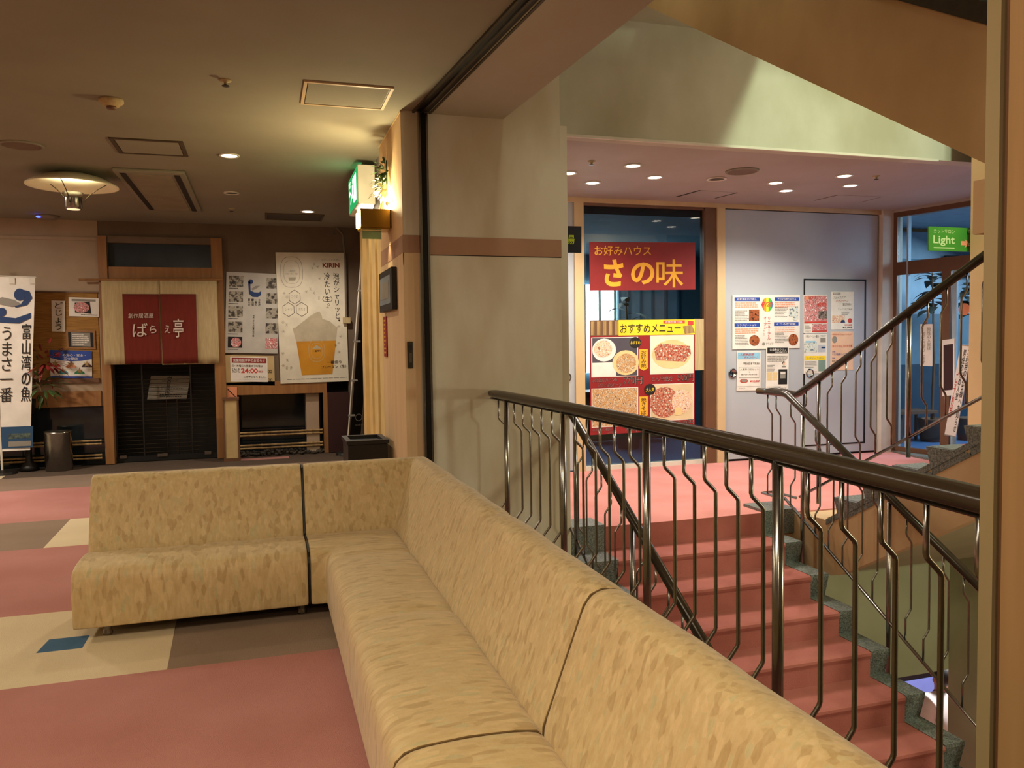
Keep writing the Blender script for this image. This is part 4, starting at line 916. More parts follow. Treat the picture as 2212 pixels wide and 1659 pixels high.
# posters right of doorway
s = wallsheet('fish_menu_poster', 'grey white fish menu poster beside the door post', 'poster', YB, ((489,587),(603,592),(486,762)), mat('grey_paper','b9b6ae',.8), off=.02)
s.root['label'] = 'grey white poster with two columns of fish photos right of the door post'
for i, y in enumerate((.045,.235,.42,.61,.80)):
    s.rect(.05,y,.32,y+.135,FOOD[3] if i != 4 else M['ink'],'photo').lines(.05,y+.145,.25,y+.165,1,M['ink'])
    if i == 4: s.ell(.2,y+.07,.1,.06,FOOD[6],'photo',2)
    s.rect(.76,y+.01,.99,y+.14,FOOD[3] if i != 4 else FOOD[6],'photo')
bl = M['cornf']
s.ell(.46,.11,.045,.03,bl).poly([(.41,.11),(.45,.11),(.46,.22),(.53,.24),(.62,.24),(.66,.22),(.66,.27),(.6,.30),(.5,.30),(.43,.26)],bl).poly([(.47,.2),(.55,.16),(.64,.155),(.58,.19),(.5,.22)],M['inkg'],k=2)
s.vtext('うまさ', .60,.32,.66,.41,M['ink']).vtext('一番の', .54,.32,.59,.41,M['ink']).vtext('富山湾', .47,.32,.53,.41,M['ink']).vtext('富山の', .41,.32,.46,.41,M['ink']).vtext('四季折々の富山の味', .51,.52,.545,.80,M['ink'],.01); s.done()
s = wallsheet('beer_poster', 'tall cream poster of frozen beer in a glass near the corner', 'poster', YB, ((595,545),(744,546),(606,829)), mat('cream_paper','dcd6c2',.8), off=.035)
K = s
K.ring(.22,.15,.16,.118,.006,M['inkg'],sq=.7).ring(.22,.15,.115,.088,.004,M['inkg'],sq=.7).text('一番搾り',.17,.135,.27,.15,M['inkg'],.02).text('フローズン〈生〉',.13,.155,.31,.17,M['inkg'],.02).poly([(.17,.19),(.28,.19),(.265,.215),(.18,.215)],M['snow'])
for cx_, cy_, t_ in ((.25,.34,'コクの'),(.155,.435,'シャリ'),(.345,.435,'冷たさ')):
    K.ring(cx_,cy_,.095,.056,.008,M['ink'],n=6,rot=math.pi/6); K.text(t_,cx_-.05,cy_-.015,cx_+.05,cy_+.01,M['inkg'],.01)
K.text('KIRIN', .67,.08,.92,.115, mat('kirin_red','7a2a1c',.7), .035).text('おいしさを笑顔に', .66,.047,.93,.06, M['inkg'], 0)
K.vtext('泡がシャリッと、', .82,.155,.91,.565, M['ink'], .015).vtext('冷たい', .685,.155,.775,.33,M['ink'],.015).text('〈生〉', .65,.335,.80,.38,M['ink'],.015).ring(.74,.40,.018,.01,.006,M['ink'])
foam = [(.24,.575),(.30,.55),(.38,.52),(.45,.49),(.55,.46),(.60,.45),(.63,.48),(.64,.51),(.75,.53),(.84,.575),(.80,.68),(.26,.68)]
K.poly([(.20,.575),(.86,.575),(.83,.685),(.25,.685)],M['foam'],'foam').poly(foam,M['foam'],'foam',2).poly([(.25,.68),(.83,.68),(.76,.94),(.31,.94)],M['beer'],'beer',2)
K.ring(.54,.755,.12,.085,.007,M['cloth'],k=3,sq=.75).ring(.54,.755,.085,.06,.005,M['cloth'],k=3,sq=.75).text('一番搾り',.48,.75,.60,.765,M['ink'],.02,k=3).poly([(.47,.74),(.54,.71),(.61,.74)],M['foam'],k=3)
K.text('一番搾り',.68,.835,.9,.86,M['ink'],.04,k=4).text('フローズン〈生〉',.60,.87,.97,.895,M['ink'],.04,k=4).lines(.1,.965,.97,.975,1,M['inkg'])
for x, y in ((.55,.09),(.60,.11),(.52,.12),(.62,.2),(.42,.30),(.48,.28),(.53,.31),(.60,.35),(.72,.42),(.1,.31),(.14,.34),(.07,.53),(.12,.55),(.07,.6),(.88,.57),(.9,.65),(.05,.77),(.11,.82),(.05,.86),(.1,.88),(.16,.88),(.87,.70),(.82,.72),(.87,.77)):
    s.cnt += 1; s.lock = 1
    for a in (0, 60, 120):
        dx, dy = .025*math.cos(math.radians(a)), .0135*math.sin(math.radians(a)); K.line(x-dx,y-dy,x+dx,y+dy,.005,M['snow'],'snowflake',1+a//60)
    s.lock = None
K.done()
s = wallsheet('hours_notice', 'cream opening hours notice with red heading under the fish poster', 'notice', YB, ((485,767),(592,769),(487,832)), M['shadepaper'], off=.02)
s.text('00',.86,.47,.95,.58,M['ink'],.01).text('00',.86,.76,.95,.87,M['ink'],.01).rect(.11,.05,.86,.88,M['paper'],k=1).rect(.14,.08,.84,.25,M['redp'],k=2).text('営業時間変更のお知らせ',.17,.11,.81,.22,M['paper'],.01,k=3).text('日〜木曜日の営業終了時間は',.14,.31,.76,.39,M['ink'],.02)
s.text('5/21の',.14,.44,.3,.58,M['ink'],.01).text('24:00',.32,.43,.66,.59,M['inkr'],.03).text('閉店',.67,.50,.77,.57,M['inkr'],.01).text('に変更となりました。',.37,.68,.83,.76,M['ink'],.03).rect(.14,.81,.84,.815,M['inkg']); s.done()
s = wallsheet('orange_sticker', 'small orange no smoking style sticker on the wood rail', 'sticker', YB, ((491,835),(512,836),(491,863)), M['orange'], off=.03)
s.root['label'] = 'small orange sticker with a dark diagonal mark on the wood rail'
s.line(.05,.2,.95,.85,.1,M['dmaroon']); s.done()
# conduit
G().tube([onY(YB-.12,752,436), onY(YB-.1,742,460), onY(YB-.06,722,487), onY(YB-.06,738,505), onY(YB-.05,744,700)], .018, 8).build('c', M['brownwall'], None) if False else None
cdt = thing('cable_conduit', 'grey cable conduit running from ceiling down beside the beer poster', 'conduit', (P(744,690).x, YB-.05, 1.6))
G().tube([(.98,YB-.06,2.95), onY(YB-.06,722,487), onY(YB-.06,740,505), onY(YB-.06,746,560), onY(YB-.06,748,690)], .016, 8).build('pipe', mat('dull_grey_paint','6e6458',.6), cdt)
c = onY(YB-.06, 749, 692); B((c.x-.05,YB-.08,c.z-.04),(c.x+.05,YB-.001,c.z+.04)).build('socket_box', M['cloth'], cdt)
# paper lantern
c = onY(YB-.3, 502, 980); ln = thing('paper_lantern', 'tall square paper floor lantern standing beside the door post', 'lantern', (c.x, YB-.3, 0))
for dx in (-.085,.085):
    for dy in (-.085,.085): B((c.x+dx-.01,YB-.3+dy-.01,0),(c.x+dx+.01,YB-.3+dy+.01,.80)).build('post', M['bframe'], ln)
B((c.x-.085,YB-.385,.04),(c.x+.085,YB-.215,.78)).build('paper_shade', M['shadepaper'], ln)
B((c.x-.1,YB-.4,.78),(c.x+.1,YB-.2,.81)).build('top', M['bframe'], ln); B((c.x-.1,YB-.4,.0),(c.x+.1,YB-.2,.04)).build('base', M['bframe'], ln)
# steel bin
c = onY(YB-.35, 128, 1003); bn = thing('steel_bin', 'cylindrical stainless steel bin under the left shop window', 'bin', (c.x, YB-.35, 0))
G().lathe((c.x,YB-.35,0), [(.145,0),(.15,.01),(.15,.44),(.155,.45),(.155,.47)], 28).build('body', M['steel'], bn, smooth=True)
G().lathe((c.x,YB-.35,0), [(.155,.465),(.15,.475),(.10,.478)], 28).build('ash_tray', M['track'], bn, smooth=True)
# flowers
c = onY(YB-.45, 44, 860); fw = thing('flower_arrangement', 'red and green leaf arrangement spilling out from behind the white banner', 'flowers', (c.x, YB-.2, 0))
G().lathe((c.x,YB-.2,0), [(.11,0),(.09,.05),(.035,.12),(.03,.62),(.09,.72),(.10,.86),(.08,.86),(.06,.7)], 20).build('vase', M['black'], fw, smooth=True)
for part, m_, ctr, n_, sc_ in (('red_leaves', M['redleaf'], (c.x+.26, YB-.32, 1.32), 60, .2), ('green_leaves', M['leaf'], (c.x+.22, YB-.32, 1.04), 60, .2), ('pale_flowers', M['petal'], (c.x+.14, YB-.32, 1.10), 12, .06)):
    g = G()
    for i in range(n_):
        dv = Vector((random.gauss(0,1), random.gauss(0,.6), random.gauss(0,1)))*sc_*.5
        blade(g, Vector(ctr)+dv, dv+Vector((.01,0,.02)), random.uniform(.06,.13), .022, .3, 3)
    g.build(part, m_, fw, kind='stuff')
# banner left
YL = 10.75
bf = thing('banner_flag', 'white vertical banner with blue wave and black lettering at left edge', 'banner', (onY(YL,4,1015).x, YL, 0))
a = onY(YL, 0, 600); b = onY(YL, 76, 599); bl_ = onY(YL, 66, 972)
tl = Vector((a.x-.28, YL, b.z)); R_ = Vector((b.x-tl.x, 0, 0)); D_ = Vector((-.10, 0, bl_.z-b.z))
g = G(); vs = []; fs = []
for j in range(17):
    for i in range(9):
        p = tl + R_*(i/8)*(1-.05*j/16) + D_*(j/16); p.y += .006*math.sin(i*1.1+j*.35)*(j/16); vs.append(p)
for j in range(16):
    for i in range(8): fs.append((j*9+i,(j+1)*9+i,(j+1)*9+i+1,j*9+i+1))
o = g.add(vs, fs).build('cloth', M['paper'], bf, smooth=True)
K = Sheet(bf, tl+Vector((0,-.008,0)), R_, D_, (0,-1,0)); 
# fractions: visible part spans x .39 .. 1
vx = lambda q: .39 + .61*q
K.ell(vx(.60),.10,.09,.035,bl,'wave',3).poly([(vx(.6),.068),(vx(.85),.08),(vx(.93),.12),(vx(.80),.16),(vx(.5),.175),(vx(.45),.165),(vx(.65),.15),(vx(.74),.12),(vx(.62),.10)],bl,'wave',1)
K.poly([(vx(-.1),.13),(vx(.15),.115),(vx(.45),.13),(vx(.66),.155),(vx(.4),.17),(vx(.05),.155)],M['inkg'],'wave',2)
K.ell(vx(.14),.20,.07,.025,bl,'wave',3).poly([(vx(0),.195),(vx(.1),.225),(vx(.5),.235),(vx(.9),.205),(vx(.9),.235),(vx(.6),.265),(vx(.1),.26),(vx(-.15),.235)],bl,'wave',1)
K.vtext('うまさ一番', vx(.1),.28,vx(.45),.72, M['ink'], .0).vtext('富山湾の魚', vx(.66),.27,vx(.92),.72, M['ink'], .015)
K.rect(0,.86,1,.985,mat('sea_print','284a6c',.8)).rect(vx(.35),.90,vx(.93),.93,mat('fish_market_print','5c6a5c',.8,col2='2c3a44',scale=(30,30,30)),k=2).rect(vx(.35),.945,vx(.95),.975,M['inkg'],k=2); K.done()
G().tube([onY(YL,-30,595), onY(YL,78,599)], .008, 8).build('cross_bar', M['white'], bf)
G().tube([(onY(YL,5,1015).x,YL,0),(onY(YL,-12,700).x,YL,1.6),(onY(YL,-26,590).x,YL,2.5)], .013, 8).build('pole', M['white'], bf)
G().lathe((onY(YL,5,1015).x,YL,0), [(.16,0),(.15,.03),(.03,.05)], 20).build('base', M['black'], bf)
for px in (26, 70): q = onY(YL-.01, px, 604); B((q.x-.03,q.y-.004,q.z-.05),(q.x+.03,q.y+.004,q.z+.02)).build('loop', M['white'], bf)
# black flag
YK = 10.9
kf = thing('banner_flag', 'black vertical banner on a thin leaning white pole near the corner', 'banner', (onY(YK,749,975).x, YK, 0))
p0, p1 = onY(YK,749,975), onY(YK,780,560); p0.z = 0
G().tube([p0, p1], .010, 8).build('pole', M['white'], kf)
for f_ in (.16,.42,.62,.8,.97):
    q = p1 + (p0-p1)*f_; B((q.x-.02,q.y-.012,q.z-.012),(q.x+.07,q.y+.012,q.z+.012)).build('clip', M['inkg'], kf)
vs = [p1+Vector((.03,.0,-.06)), p1+Vector((.2,.18,-.06)), p0+Vector((.2,.18,.14)), p0+Vector((.04,0,.14))]
G().prism(vs, (0,.004,0)).build('cloth', M['black'], kf)
K = Sheet(kf, vs[3]+Vector((0,-.012,.9)), Vector((.25,.17,0)), Vector((0,0,-.9)), Vector((.17,-.25,0)))
K.ring(.55,.62,.2,.055,.03,M['inkg']).text('浴衣処', .3,.72,.85,.75,M['inkg'],.02).rect(.3,.1,.42,.2,M['redp']); K.done()
G().lathe((p0.x,YK,0), [(.15,0),(.14,.03),(.03,.05)], 20).build('base', M['black'], kf)

# ================================================================== RIGHT WALL OBJECTS
c = onX(.945, 845, 960)
bx = thing('black_bin', 'black open topped box standing behind the sofa corner', 'bin', (.78, 6.35, 0))
B((.60,6.15,0),(.90,6.55,.70)).build('body', M['black'], bx, bevel=.006)
for a_, b_ in (((.59,6.14,.70),(.63,6.56,.73)),((.87,6.14,.70),(.91,6.56,.73)),((.63,6.14,.70),(.87,6.18,.73)),((.63,6.52,.70),(.87,6.56,.73))): B(a_, b_).build('rim', M['black'], bx)
B((.63,6.18,.69),(.87,6.52,.705)).build('lid', M['navy'], bx)
# framed picture, red strip, switch plate
a, b = onX(.93, 830, 583), onX(.93, 858, 683)
fr = thing('picture_frame', 'dark framed notice tilted out from the tan wall', 'picture', (.93, (a.y+b.y)/2, b.z))
ya, yb_ = onX(.945,830,630).y, onX(.945,858,630).y; zt1, zb1 = onX(.945,845,583).z, onX(.945,845,672).z
B((.905,yb_,zb1),(.944,ya,zt1)).build('frame', M['black'], fr, bevel=.004)
B((.902,yb_+.06,zb1+.05),(.906,ya-.06,zt1-.05)).build('card', mat('blue_grey_card','7c8894',.6), fr)
B((.900,yb_+.12,zb1+.09),(.903,ya-.12,zt1-.09)).build('text_panel', M['inkg'], fr)
ya, yb_ = onX(.945,831,720).y, onX(.945,837,720).y; z1_, z0_ = onX(.945,834,684).z, onX(.945,834,770).z
s = sheet('red_strip_sign', 'narrow red vertical strip sign on the tan wall beside the cream door', 'sign', (.936,ya,z1_), (0,yb_-ya,0), (0,0,z0_-z1_), (-1,0,0), M['redp'], thick=.006)
s.lines(.2,.05,.8,.95,9,M['yorg']); s.done()
a, b = onY(YP-.01, 868, 738), onY(YP-.01, 877, 796)
sp_ = thing('switch_plate', 'slim grey metal intercom plate on the pier edge', 'switch', ((a.x+b.x)/2, YP, b.z))
B((.96,YP-.016,b.z),(1.0,YP-.0045,a.z)).build('plate', M['track'], sp_, bevel=.003)
B((.968,YP-.02,a.z-.06),(.992,YP-.015,a.z-.02)).build('button', M['black'], sp_); B((.970,YP-.019,b.z+.04),(.990,YP-.015,a.z-.08)).build('speaker_slot', M['steel'], sp_)
# sconce
sx0, sz = .945, 2.395
sn = thing('wall_sconce', 'brass box wall lamp glowing up and down on the tan wall', 'wall lamp', (.9, 6.13, sz))
B((.72,6.02,sz-.075),(.943,6.035,sz+.06)).build('side_plate', M['brass'], sn); B((.72,6.225,sz-.075),(.943,6.24,sz+.06)).build('side_plate', M['brass'], sn)
B((.935,6.02,sz-.075),(.945,6.24,sz+.06)).build('back_plate', M['brass'], sn); B((.72,6.035,sz-.085),(.935,6.225,sz-.07)).build('bottom_plate', M['brass'], sn)
B((.708,6.035,sz-.06),(.72,6.225,sz+.05)).build('glass_front', M['lampwarm'], sn)
G().sphere((.83,6.13,sz-.01), .03).build('bulb', M['lampwarm'], sn)
B((.74,6.10,sz-.15),(.88,6.108,sz-.088)).build('glass_plate', M['glassedge'], sn)
l_ = light('sconce_light', 'POINT', (.83,6.13,sz+.06), 42, (1.0,.84,.46), .035)
l_ = light('sconce_downlight', 'SPOT', (.88,6.13,sz-.10), 6, (1.0,.80,.40), .02, (.1,0,-1), spot=70)
# hanging bouquet
fb = thing('dried_bouquet', 'small green and pale flower bouquet hanging on the wall above the brass lamp', 'flowers', (.92, 6.14, 2.55))
for part, m_, z_, n_ in (('foliage', M['leaf'], 2.74, 60), ('pale_flowers', M['petal'], 2.63, 50)):
    g = G()
    for i in range(n_):
        dv = Vector((-abs(random.gauss(0,.03)), random.gauss(0,.05), random.gauss(0,.05)))
        blade(g, Vector((.925,6.14,z_))+dv, dv+Vector((-.02,.0,-.02)), random.uniform(.03,.06), .012, .3, 3)
    g.build(part, m_, fb, kind='stuff')
G().tube([(.935,6.14,2.84),(.935,6.14,2.66)], .006, 6).build('stems', M['leaf'], fb)
# exit sign
ex = thing('exit_sign', 'green lit emergency exit sign box hung beside the wall below the ceiling', 'exit sign', (.9, 7.4, 2.66))
B((.82,7.0,2.66),(.965,7.72,2.99)).build('housing', M['white'], ex, bevel=.006)
s = sheet('green_face', None, None, (.815,7.70,2.975), (0,-.68,0), (0,0,-.30), (-1,0,0), M['exitg'], parent=ex)
# running figure and door
s.rect(.62,.12,.9,.88,M['exitw'],'door_pictogram').ell(.52,.2,.05,.08,M['exitw'],'running_figure').poly([(.42,.3),(.56,.3),(.55,.6),(.66,.8),(.6,.88),(.47,.66),(.36,.66),(.25,.82),(.2,.76),(.34,.56),(.42,.52)],M['exitw'],'running_figure').text('非常口',.04,.1,.3,.3,M['exitw'],.02).poly([(.06,.45),(.16,.35),(.16,.42),(.26,.42),(.26,.5),(.16,.5),(.16,.56)],M['exitw'],'arrow'); s.done()
B((.84,7.02,2.63),(.95,7.3,2.66)).build('lamp_lens', M['lampon'] if False else mat('exit_lens','ffffff',.4,emit=3,emcol='fff4d8'), ex)
light('exit_glow', 'AREA', (.78,7.35,2.84), .8, (.15,1.0,.35), .28, (-1,0,.5), .6)

# ================================================================== CEILING OBJECTS
def disc(root, name, c, r, m, z0=-.004, z1=0, n=24, ring=None):
    G().lathe((c.x,c.y,H), [(ring or .001, z0),(r, z0),(r, z1)] if ring else [(.001,z0),(r,z0),(r,z1)], n).build(name, m, root, smooth=False)
def downlight(label, px, py, r=.07, on=True, power=6, col=NEUT, group=None, glow=None, real=True, spot=150):
    c = onZ(H, px, py); t_ = thing('downlight', label, 'downlight', (c.x, c.y, H-.01), group)
    G().lathe((c.x,c.y,H), [(r*.82,-.003),(r*.85,-.010),(r*1.1,-.010),(r*1.12,0)], 28).build('trim_ring', M['white'], t_, smooth=True)
    G().lathe((c.x,c.y,H), [(.0005,-.006),(r*.83,-.006),(r*.83,-.002)], 28).build('lens', (glow or M['lampon']) if on else M['track'], t_)
    if on and real:
        light('downlight_beam', 'SPOT', (c.x,c.y,H-.03), power, col, .05, (0,0,-1), spot=spot)
downlight('lit ceiling downlight left of the glow in the hall ceiling', 495, 335, .075, power=70, col=WARM)
downlight('smaller lit ceiling downlight near the exit sign and rear vent', 665, 456, .08, power=120, col=NEUT)
downlight('unlit round ceiling downlight behind the lit hall downlight', 500, 416, .07, on=False)
GL = 'lit landing ceiling spotlights'
for px, py, la in ((1228,373,'landing ceiling spot nearest the pier edge'),(1280,394,'landing ceiling spot above the red window sign, left one'),(1367,357,'largest frontmost landing ceiling spot of the left cluster'),(1414,382,'landing ceiling spot at the right of the left cluster'),
                   (1675,394,'upper of the two landing spots above the grey door left half'),(1698,411,'lower of the two landing spots above the grey door left half'),(1824,379,'upper of the two rightmost landing ceiling spots'),(1837,400,'lower of the two rightmost landing ceiling spots')):
    downlight(la, px, py, .075, power=66, spot=140, col=(1.0,.88,.76), group=GL)
downlight('unlit round fixture between the landing spot clusters', 1548, 386, .09, on=False)
def speaker(label, px, py, r):
    c = onZ(H, px, py); t_ = thing('ceiling_speaker', label, 'speaker', (c.x,c.y,H-.01))
    G().lathe((c.x,c.y,H), [(r*.9,-.006),(r*.92,-.014),(r*1.02,-.012),(r*1.05,0)], 32).build('rim', M['ceil'], t_, smooth=True)
    G().lathe((c.x,c.y,H), [(.0005,-.010),(r*.9,-.008),(r*.9,-.002)], 32).build('grille', mat('speaker_grille','6e5a48',.7), t_)
speaker('round brown ceiling speaker at the left edge of the hall', 46, 313, .155)
speaker('round brown ceiling speaker over the landing', 1603, 369, .15)
def sprinkler(label, px, py):
    c = onZ(H, px, py); t_ = thing('sprinkler_head', label, 'sprinkler', (c.x,c.y,H-.03))
    G().lathe((c.x,c.y,H), [(.036,0),(.034,-.006),(.012,-.010),(.008,-.03)], 20).build('escutcheon', M['cloth'], t_, smooth=True)
    G().lathe((c.x,c.y,H), [(.0005,-.036),(.022,-.036),(.022,-.033),(.008,-.03)], 16).build('deflector', M['track'], t_)
sprinkler('small sprinkler head left of the ceiling hatch', 487, 173); sprinkler('small sprinkler head near the rear hall downlight', 500, 450)
sprinkler('small sprinkler head at the left of the landing ceiling', 1278, 348); sprinkler('small sprinkler head at the right of the landing ceiling', 1893, 380)
c = onZ(H, 240, 215); sd = thing('smoke_detector', 'cream dome smoke detector on the left ceiling', 'detector', (c.x,c.y,H-.05))
G().lathe((c.x,c.y,H), [(.075,0),(.075,-.018),(.06,-.03),(.045,-.045)], 24).build('body', M['cloth'], sd, smooth=True)
G().lathe((c.x,c.y,H), [(.0005,-.062),(.028,-.06),(.03,-.044)], 16).build('sensor', M['bframe'], sd, smooth=True)
c = onZ(H, 102, 466); ap = thing('ceiling_access_point', 'dark oval ceiling unit with a blue light at far left', 'device', (c.x,c.y,H-.04))
G().lathe((c.x,c.y,H), [(.13,0),(.13,-.02),(.10,-.04),(.0005,-.045)], 24).build('body', mat('dim_white_plastic','8a8078',.5), ap, smooth=True)
G().sphere((c.x-.07,c.y-.10,H-.03), (.028,.012,.012)).build('indicator', M['bled'], ap)
def hatch(label, name, cat, pts, m_frame, m_in, slot=False, wd=.02, inner_gap=True):
    q = [onZ(H, *p) for p in pts]; x0 = (q[0].x+q[3].x)/2; x1 = (q[1].x+q[2].x)/2; y0 = (q[0].y+q[1].y)/2; y1 = (q[2].y+q[3].y)/2
    t_ = thing(name, label, cat, ((x0+x1)/2,(y0+y1)/2,H-.02))
    for a_, b_ in (((x0,y0),(x1,y0+wd)),((x0,y1-wd),(x1,y1)),((x0,y0+wd),(x0+wd,y1-wd)),((x1-wd,y0+wd),(x1,y1-wd))):
        B((a_[0],a_[1],H-.010),(b_[0],b_[1],H)).build('frame', m_frame, t_)
    B((x0+wd,y0+wd,H-.003),(x1-wd,y1-wd,H-.001)).build('gap', M['black'], t_)
    B((x0+wd+.006,y0+wd+.006,H-.007),(x1-wd-.006,y1-wd-.006,H-.002)).build('panel', m_in, t_)
    return t_, (x0,x1,y0,y1)
hatch('square ceiling access hatch with bright metal frame above the pier', 'access_hatch', 'hatch', [(655,175),(857,187),(825,233),(650,225)], M['frame'], M['ceil'])
hatch('smaller ceiling hatch with dark recessed frame in the left hall', 'access_hatch', 'hatch', [(232,297),(398,304),(403,335),(261,331)], mat('dim_brown_paint','4a3a2a',.7), M['ceil'], wd=.03)
t_, (x0,x1,y0,y1) = hatch('dark rear ceiling vent beside the far lit downlight', 'ceiling_vent', 'vent', [(565,458),(705,465),(690,476),(580,474)], mat('dim_brown_paint2','54442f',.7), mat('dim_brown_paint3','3e3022',.7))
ac = thing('ceiling_air_conditioner', 'long cassette air conditioner with two dark slots in the left ceiling', 'air conditioner', (-.93, 9.0, H-.03))
B((-1.22,7.9,H-.03),(-.62,10.1,H)).build('panel', M['ceil'], ac, bevel=.01)
for x in (-1.17,-.72): B((x,7.98,H-.034),(x+.05,10.0,H-.03)).build('air_slot', M['black'], ac)
B((-1.09,8.0,H-.036),(-.74,9.98,H-.03)).build('intake_grille', mat('grille_paint','8f8670',.7), ac)
va = thing('ceiling_vent', 'flush ceiling vent with two thin slots above the landing door', 'vent', (4.9,7.9,H-.01))
q0, q1, q2, q3 = [onZ(H, *p) for p in ((1462,425),(1512,411),(1545,428),(1592,416))]
for a_, b_ in ((q0,q1),(q2,q3)):
    d_ = (b_-a_); n_ = Vector((-d_.y,d_.x,0)).normalized()*.012
    G().prism([a_-n_-Vector((0,0,.003)), b_-n_-Vector((0,0,.003)), b_+n_-Vector((0,0,.003)), a_+n_-Vector((0,0,.003))], (0,0,.002)).build('slot', M['black'], va)
G().prism([v-Vector((0,0,.002)) for v in (q0,q1,q3,q2)], (0,0,.001)).build('panel', M['lceil'], va)
vb = thing('ceiling_vent', 'flush ceiling vent near the angled glass entrance', 'vent', (6.6,7.9,H-.01))
q0, q1, q2, q3 = [onZ(H, *p) for p in ((1760,433),(1810,421),(1858,437),(1905,425))]
for a_, b_ in ((q0,q1),(q2,q3)):
    d_ = (b_-a_); n_ = Vector((-d_.y,d_.x,0)).normalized()*.006
    G().prism([a_-n_-Vector((0,0,.003)), b_-n_-Vector((0,0,.003)), b_+n_-Vector((0,0,.003)), a_+n_-Vector((0,0,.003))], (0,0,.002)).build('slot', M['bframe'], vb)
G().prism([v-Vector((0,0,.002)) for v in (q0,q1,q3,q2)], (0,0,.001)).build('panel', M['lceil'], vb)
# uplighter pendant
zc = 2.93; c = onZ(zc, 157, 402); pl = thing('ceiling_lamp', 'round cream uplighter ceiling lamp with wire arms and small cup', 'ceiling lamp', (c.x,c.y,zc-.25))
rim = (onZ(zc,256,405)-onZ(zc,57,398)).length/2
G().lathe((c.x,c.y,zc), [(.001,.11),(rim*.3,.10),(rim*.7,.06),(rim,.0),(rim+.006,-.004),(rim,.008),(rim*.7,.07),(rim*.3,.112),(.001,.118)], 40).build('shade', M['shade'], pl, smooth=True)
zb = onY(c.y, 157, 452).z
G().lathe((c.x,c.y,zb), [(.06,0),(.075,.02),(.07,.09),(.085,.15),(.065,.15),(.055,.08),(.05,.02)], 24).build('cup', M['steel'], pl, smooth=True)
G().lathe((c.x,c.y,zb), [(.0005,-.004),(.055,-.002),(.058,.006)], 20).build('bottom_lens', mat('soft_lens','ffffff',.5,emit=1.0,emcol='ffe8b0'), pl)
G().sphere((c.x,c.y,zb+.13), .028).build('bulb', M['lampwarm'], pl)
for a_ in (20, 140, 260):
    ca, sa = math.cos(math.radians(a_)), math.sin(math.radians(a_)); r1_, r2_ = .08, rim*.75
    G().tube([(c.x+ca*(r1_+(r2_-r1_)*t_**1.6), c.y+sa*(r1_+(r2_-r1_)*t_**1.6), zb+.05+(zc+.04-zb-.05)*t_) for t_ in (0,.25,.5,.75,1)], .004, 6).build('arm', M['track'], pl)
light('uplighter_bulb', 'SPOT', (c.x,c.y,zb+.17), 14, (1,.88,.55), .03, (0,0,1), spot=150)

# ================================================================== PERSON on the lower floor, screen
pc = onX(6.7, 2046, 1462)
ps = thing('person', 'person in a white shirt with black hair seen below through the stair gap', 'person', (pc.x, pc.y, -3.55))
HX, HY, HZ = pc.x-.05, pc.y, pc.z
def skinobj(name, pts, edges, rad, m, root, sub=2):
    me = bpy.data.meshes.new(name); me.from_pydata([tuple(Vector(p)-ORG[root]) for p in pts], edges, []); me.materials.append(m)
    o = bpy.data.objects.new(name, me); C.objects.link(o); o.parent = root
    md = o.modifiers.new('skin', 'SKIN'); 
    if not me.skin_vertices: 
        bm_ = bmesh.new(); bm_.from_mesh(me); bm_.verts.layers.skin.verify(); bm_.to_mesh(me); bm_.free()
    for i, r_ in enumerate(rad):
        me.skin_vertices[0].data[i].radius = (r_, r_) if not isinstance(r_, tuple) else r_
    me.skin_vertices[0].data[0].use_root = True
    md.use_smooth_shade = True
    s_ = o.modifiers.new('sub', 'SUBSURF'); s_.levels = sub; s_.render_levels = sub
    return o
zz = lambda d: HZ - d
pts = [(HX,HY,zz(.80)),(HX,HY,zz(.55)),(HX,HY+.01,zz(.24)),(HX,HY+.01,zz(.17)),(HX-.01,HY+.01,zz(.12)),(HX-.02,HY+.01,HZ),(HX-.01,HY+.01,HZ+.07),
  (HX-.17,HY,zz(.215)),(HX-.22,HY+.05,zz(.56)),(HX-.10,HY+.22,zz(.68)),(HX-.06,HY+.27,zz(.70)),
  (HX+.17,HY,zz(.215)),(HX+.22,HY+.05,zz(.56)),(HX+.12,HY+.22,zz(.66)),(HX+.09,HY+.28,zz(.68)),
  (HX-.09,HY,zz(.90)),(HX-.10,HY+.02,zz(1.25)),(HX-.10,HY-.01,-3.47),(HX-.10,HY+.12,-3.50),
  (HX+.09,HY,zz(.90)),(HX+.10,HY+.02,zz(1.25)),(HX+.10,HY-.01,-3.47),(HX+.10,HY+.12,-3.50)]
ed = [(0,1),(1,2),(2,3),(3,4),(4,5),(5,6),(2,7),(7,8),(8,9),(9,10),(2,11),(11,12),(12,13),(13,14),(0,15),(15,16),(16,17),(17,18),(0,19),(19,20),(20,21),(21,22)]
rad = [.125,.12,.12,.055,.06,.088,.07,.06,.045,.032,.028,.06,.045,.032,.028,.085,.06,.045,.035,.085,.06,.045,.035]
body = skinobj('body', pts, ed, rad, M['skin'], ps)
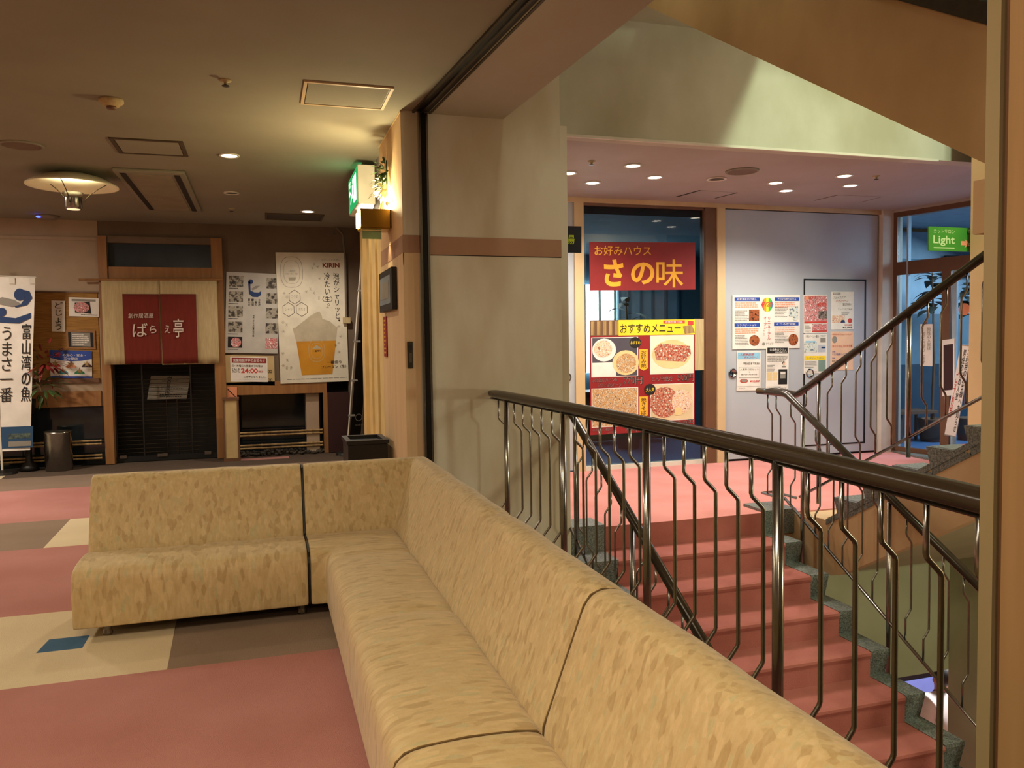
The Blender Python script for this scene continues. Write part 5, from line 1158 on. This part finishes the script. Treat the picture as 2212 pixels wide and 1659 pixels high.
skinobj('shirt', pts[0:3]+[pts[7],pts[8]]+[pts[11],pts[12]], [(0,1),(1,2),(2,3),(3,4),(2,5),(5,6)], [.19,.185,.17,.11,.09,.11,.09], M['shirt'], ps)
skinobj('trousers', [pts[0],pts[15],pts[16],pts[17],pts[19],pts[20],pts[21]], [(0,1),(1,2),(2,3),(0,4),(4,5),(5,6)], [.14,.10,.08,.07,.10,.08,.07], M['trousers'], ps)
G().sphere((HX-.015,HY-.015,HZ+.035), (.10,.105,.115), 16, 12).build('hair', M['hair'], ps, smooth=True)
for sd_ in (-1, 1):
    G().sphere((HX-.01+sd_*.088,HY+.02,HZ-.02), (.012,.02,.03), 8, 6).build('ear', M['skin'], ps, smooth=True)
    G().sphere((HX-.01+sd_*.03,HY+.095,HZ-.0), (.012,.008,.009), 8, 6).build('eye', M['paper'], ps)
    hx, hy, hz_ = (HX-.06, HY+.27, zz(.70)) if sd_ < 0 else (HX+.09, HY+.28, zz(.68))
    for f_ in range(4):
        G().tube([(hx+(f_-1.5)*.018,hy,hz_),(hx+(f_-1.5)*.02,hy+.045,hz_-.005),(hx+(f_-1.5)*.02,hy+.07,hz_-.025),(hx+(f_-1.5)*.02,hy+.072,hz_-.045)], [.010,.009,.008,.007], 8).build('finger', M['skin'], ps, smooth=True)
    G().tube([(hx-sd_*.02,hy-.01,hz_+.01),(hx-sd_*.05,hy+.02,hz_+.01),(hx-sd_*.055,hy+.045,hz_)], [.012,.010,.008], 8).build('thumb', M['skin'], ps, smooth=True)
G().sphere((HX-.01,HY+.105,HZ-.03), (.012,.02,.02), 8, 6).build('nose', M['skin'], ps, smooth=True)
B((HX-.02,HY-.21,zz(.36)),(HX+.12,HY-.175,zz(.24))).build('orange_patch', M['orangecloth'], ps, bevel=.005)
sr = thing('wall_screen', 'blue lit display screen on the lower lobby wall behind the person', 'screen', (7.5, 8.7, -2.6))
c0, c1 = onY(8.75, 1940, 1458), onY(8.75, 2075, 1530)
B((c0.x,8.74,c1.z),(c1.x,8.8,c0.z)).build('frame', M['black'], sr); B((c0.x+.05,8.73,c1.z+.06),(c1.x-.05,8.74,c0.z-.1)).build('display', M['screen'], sr)
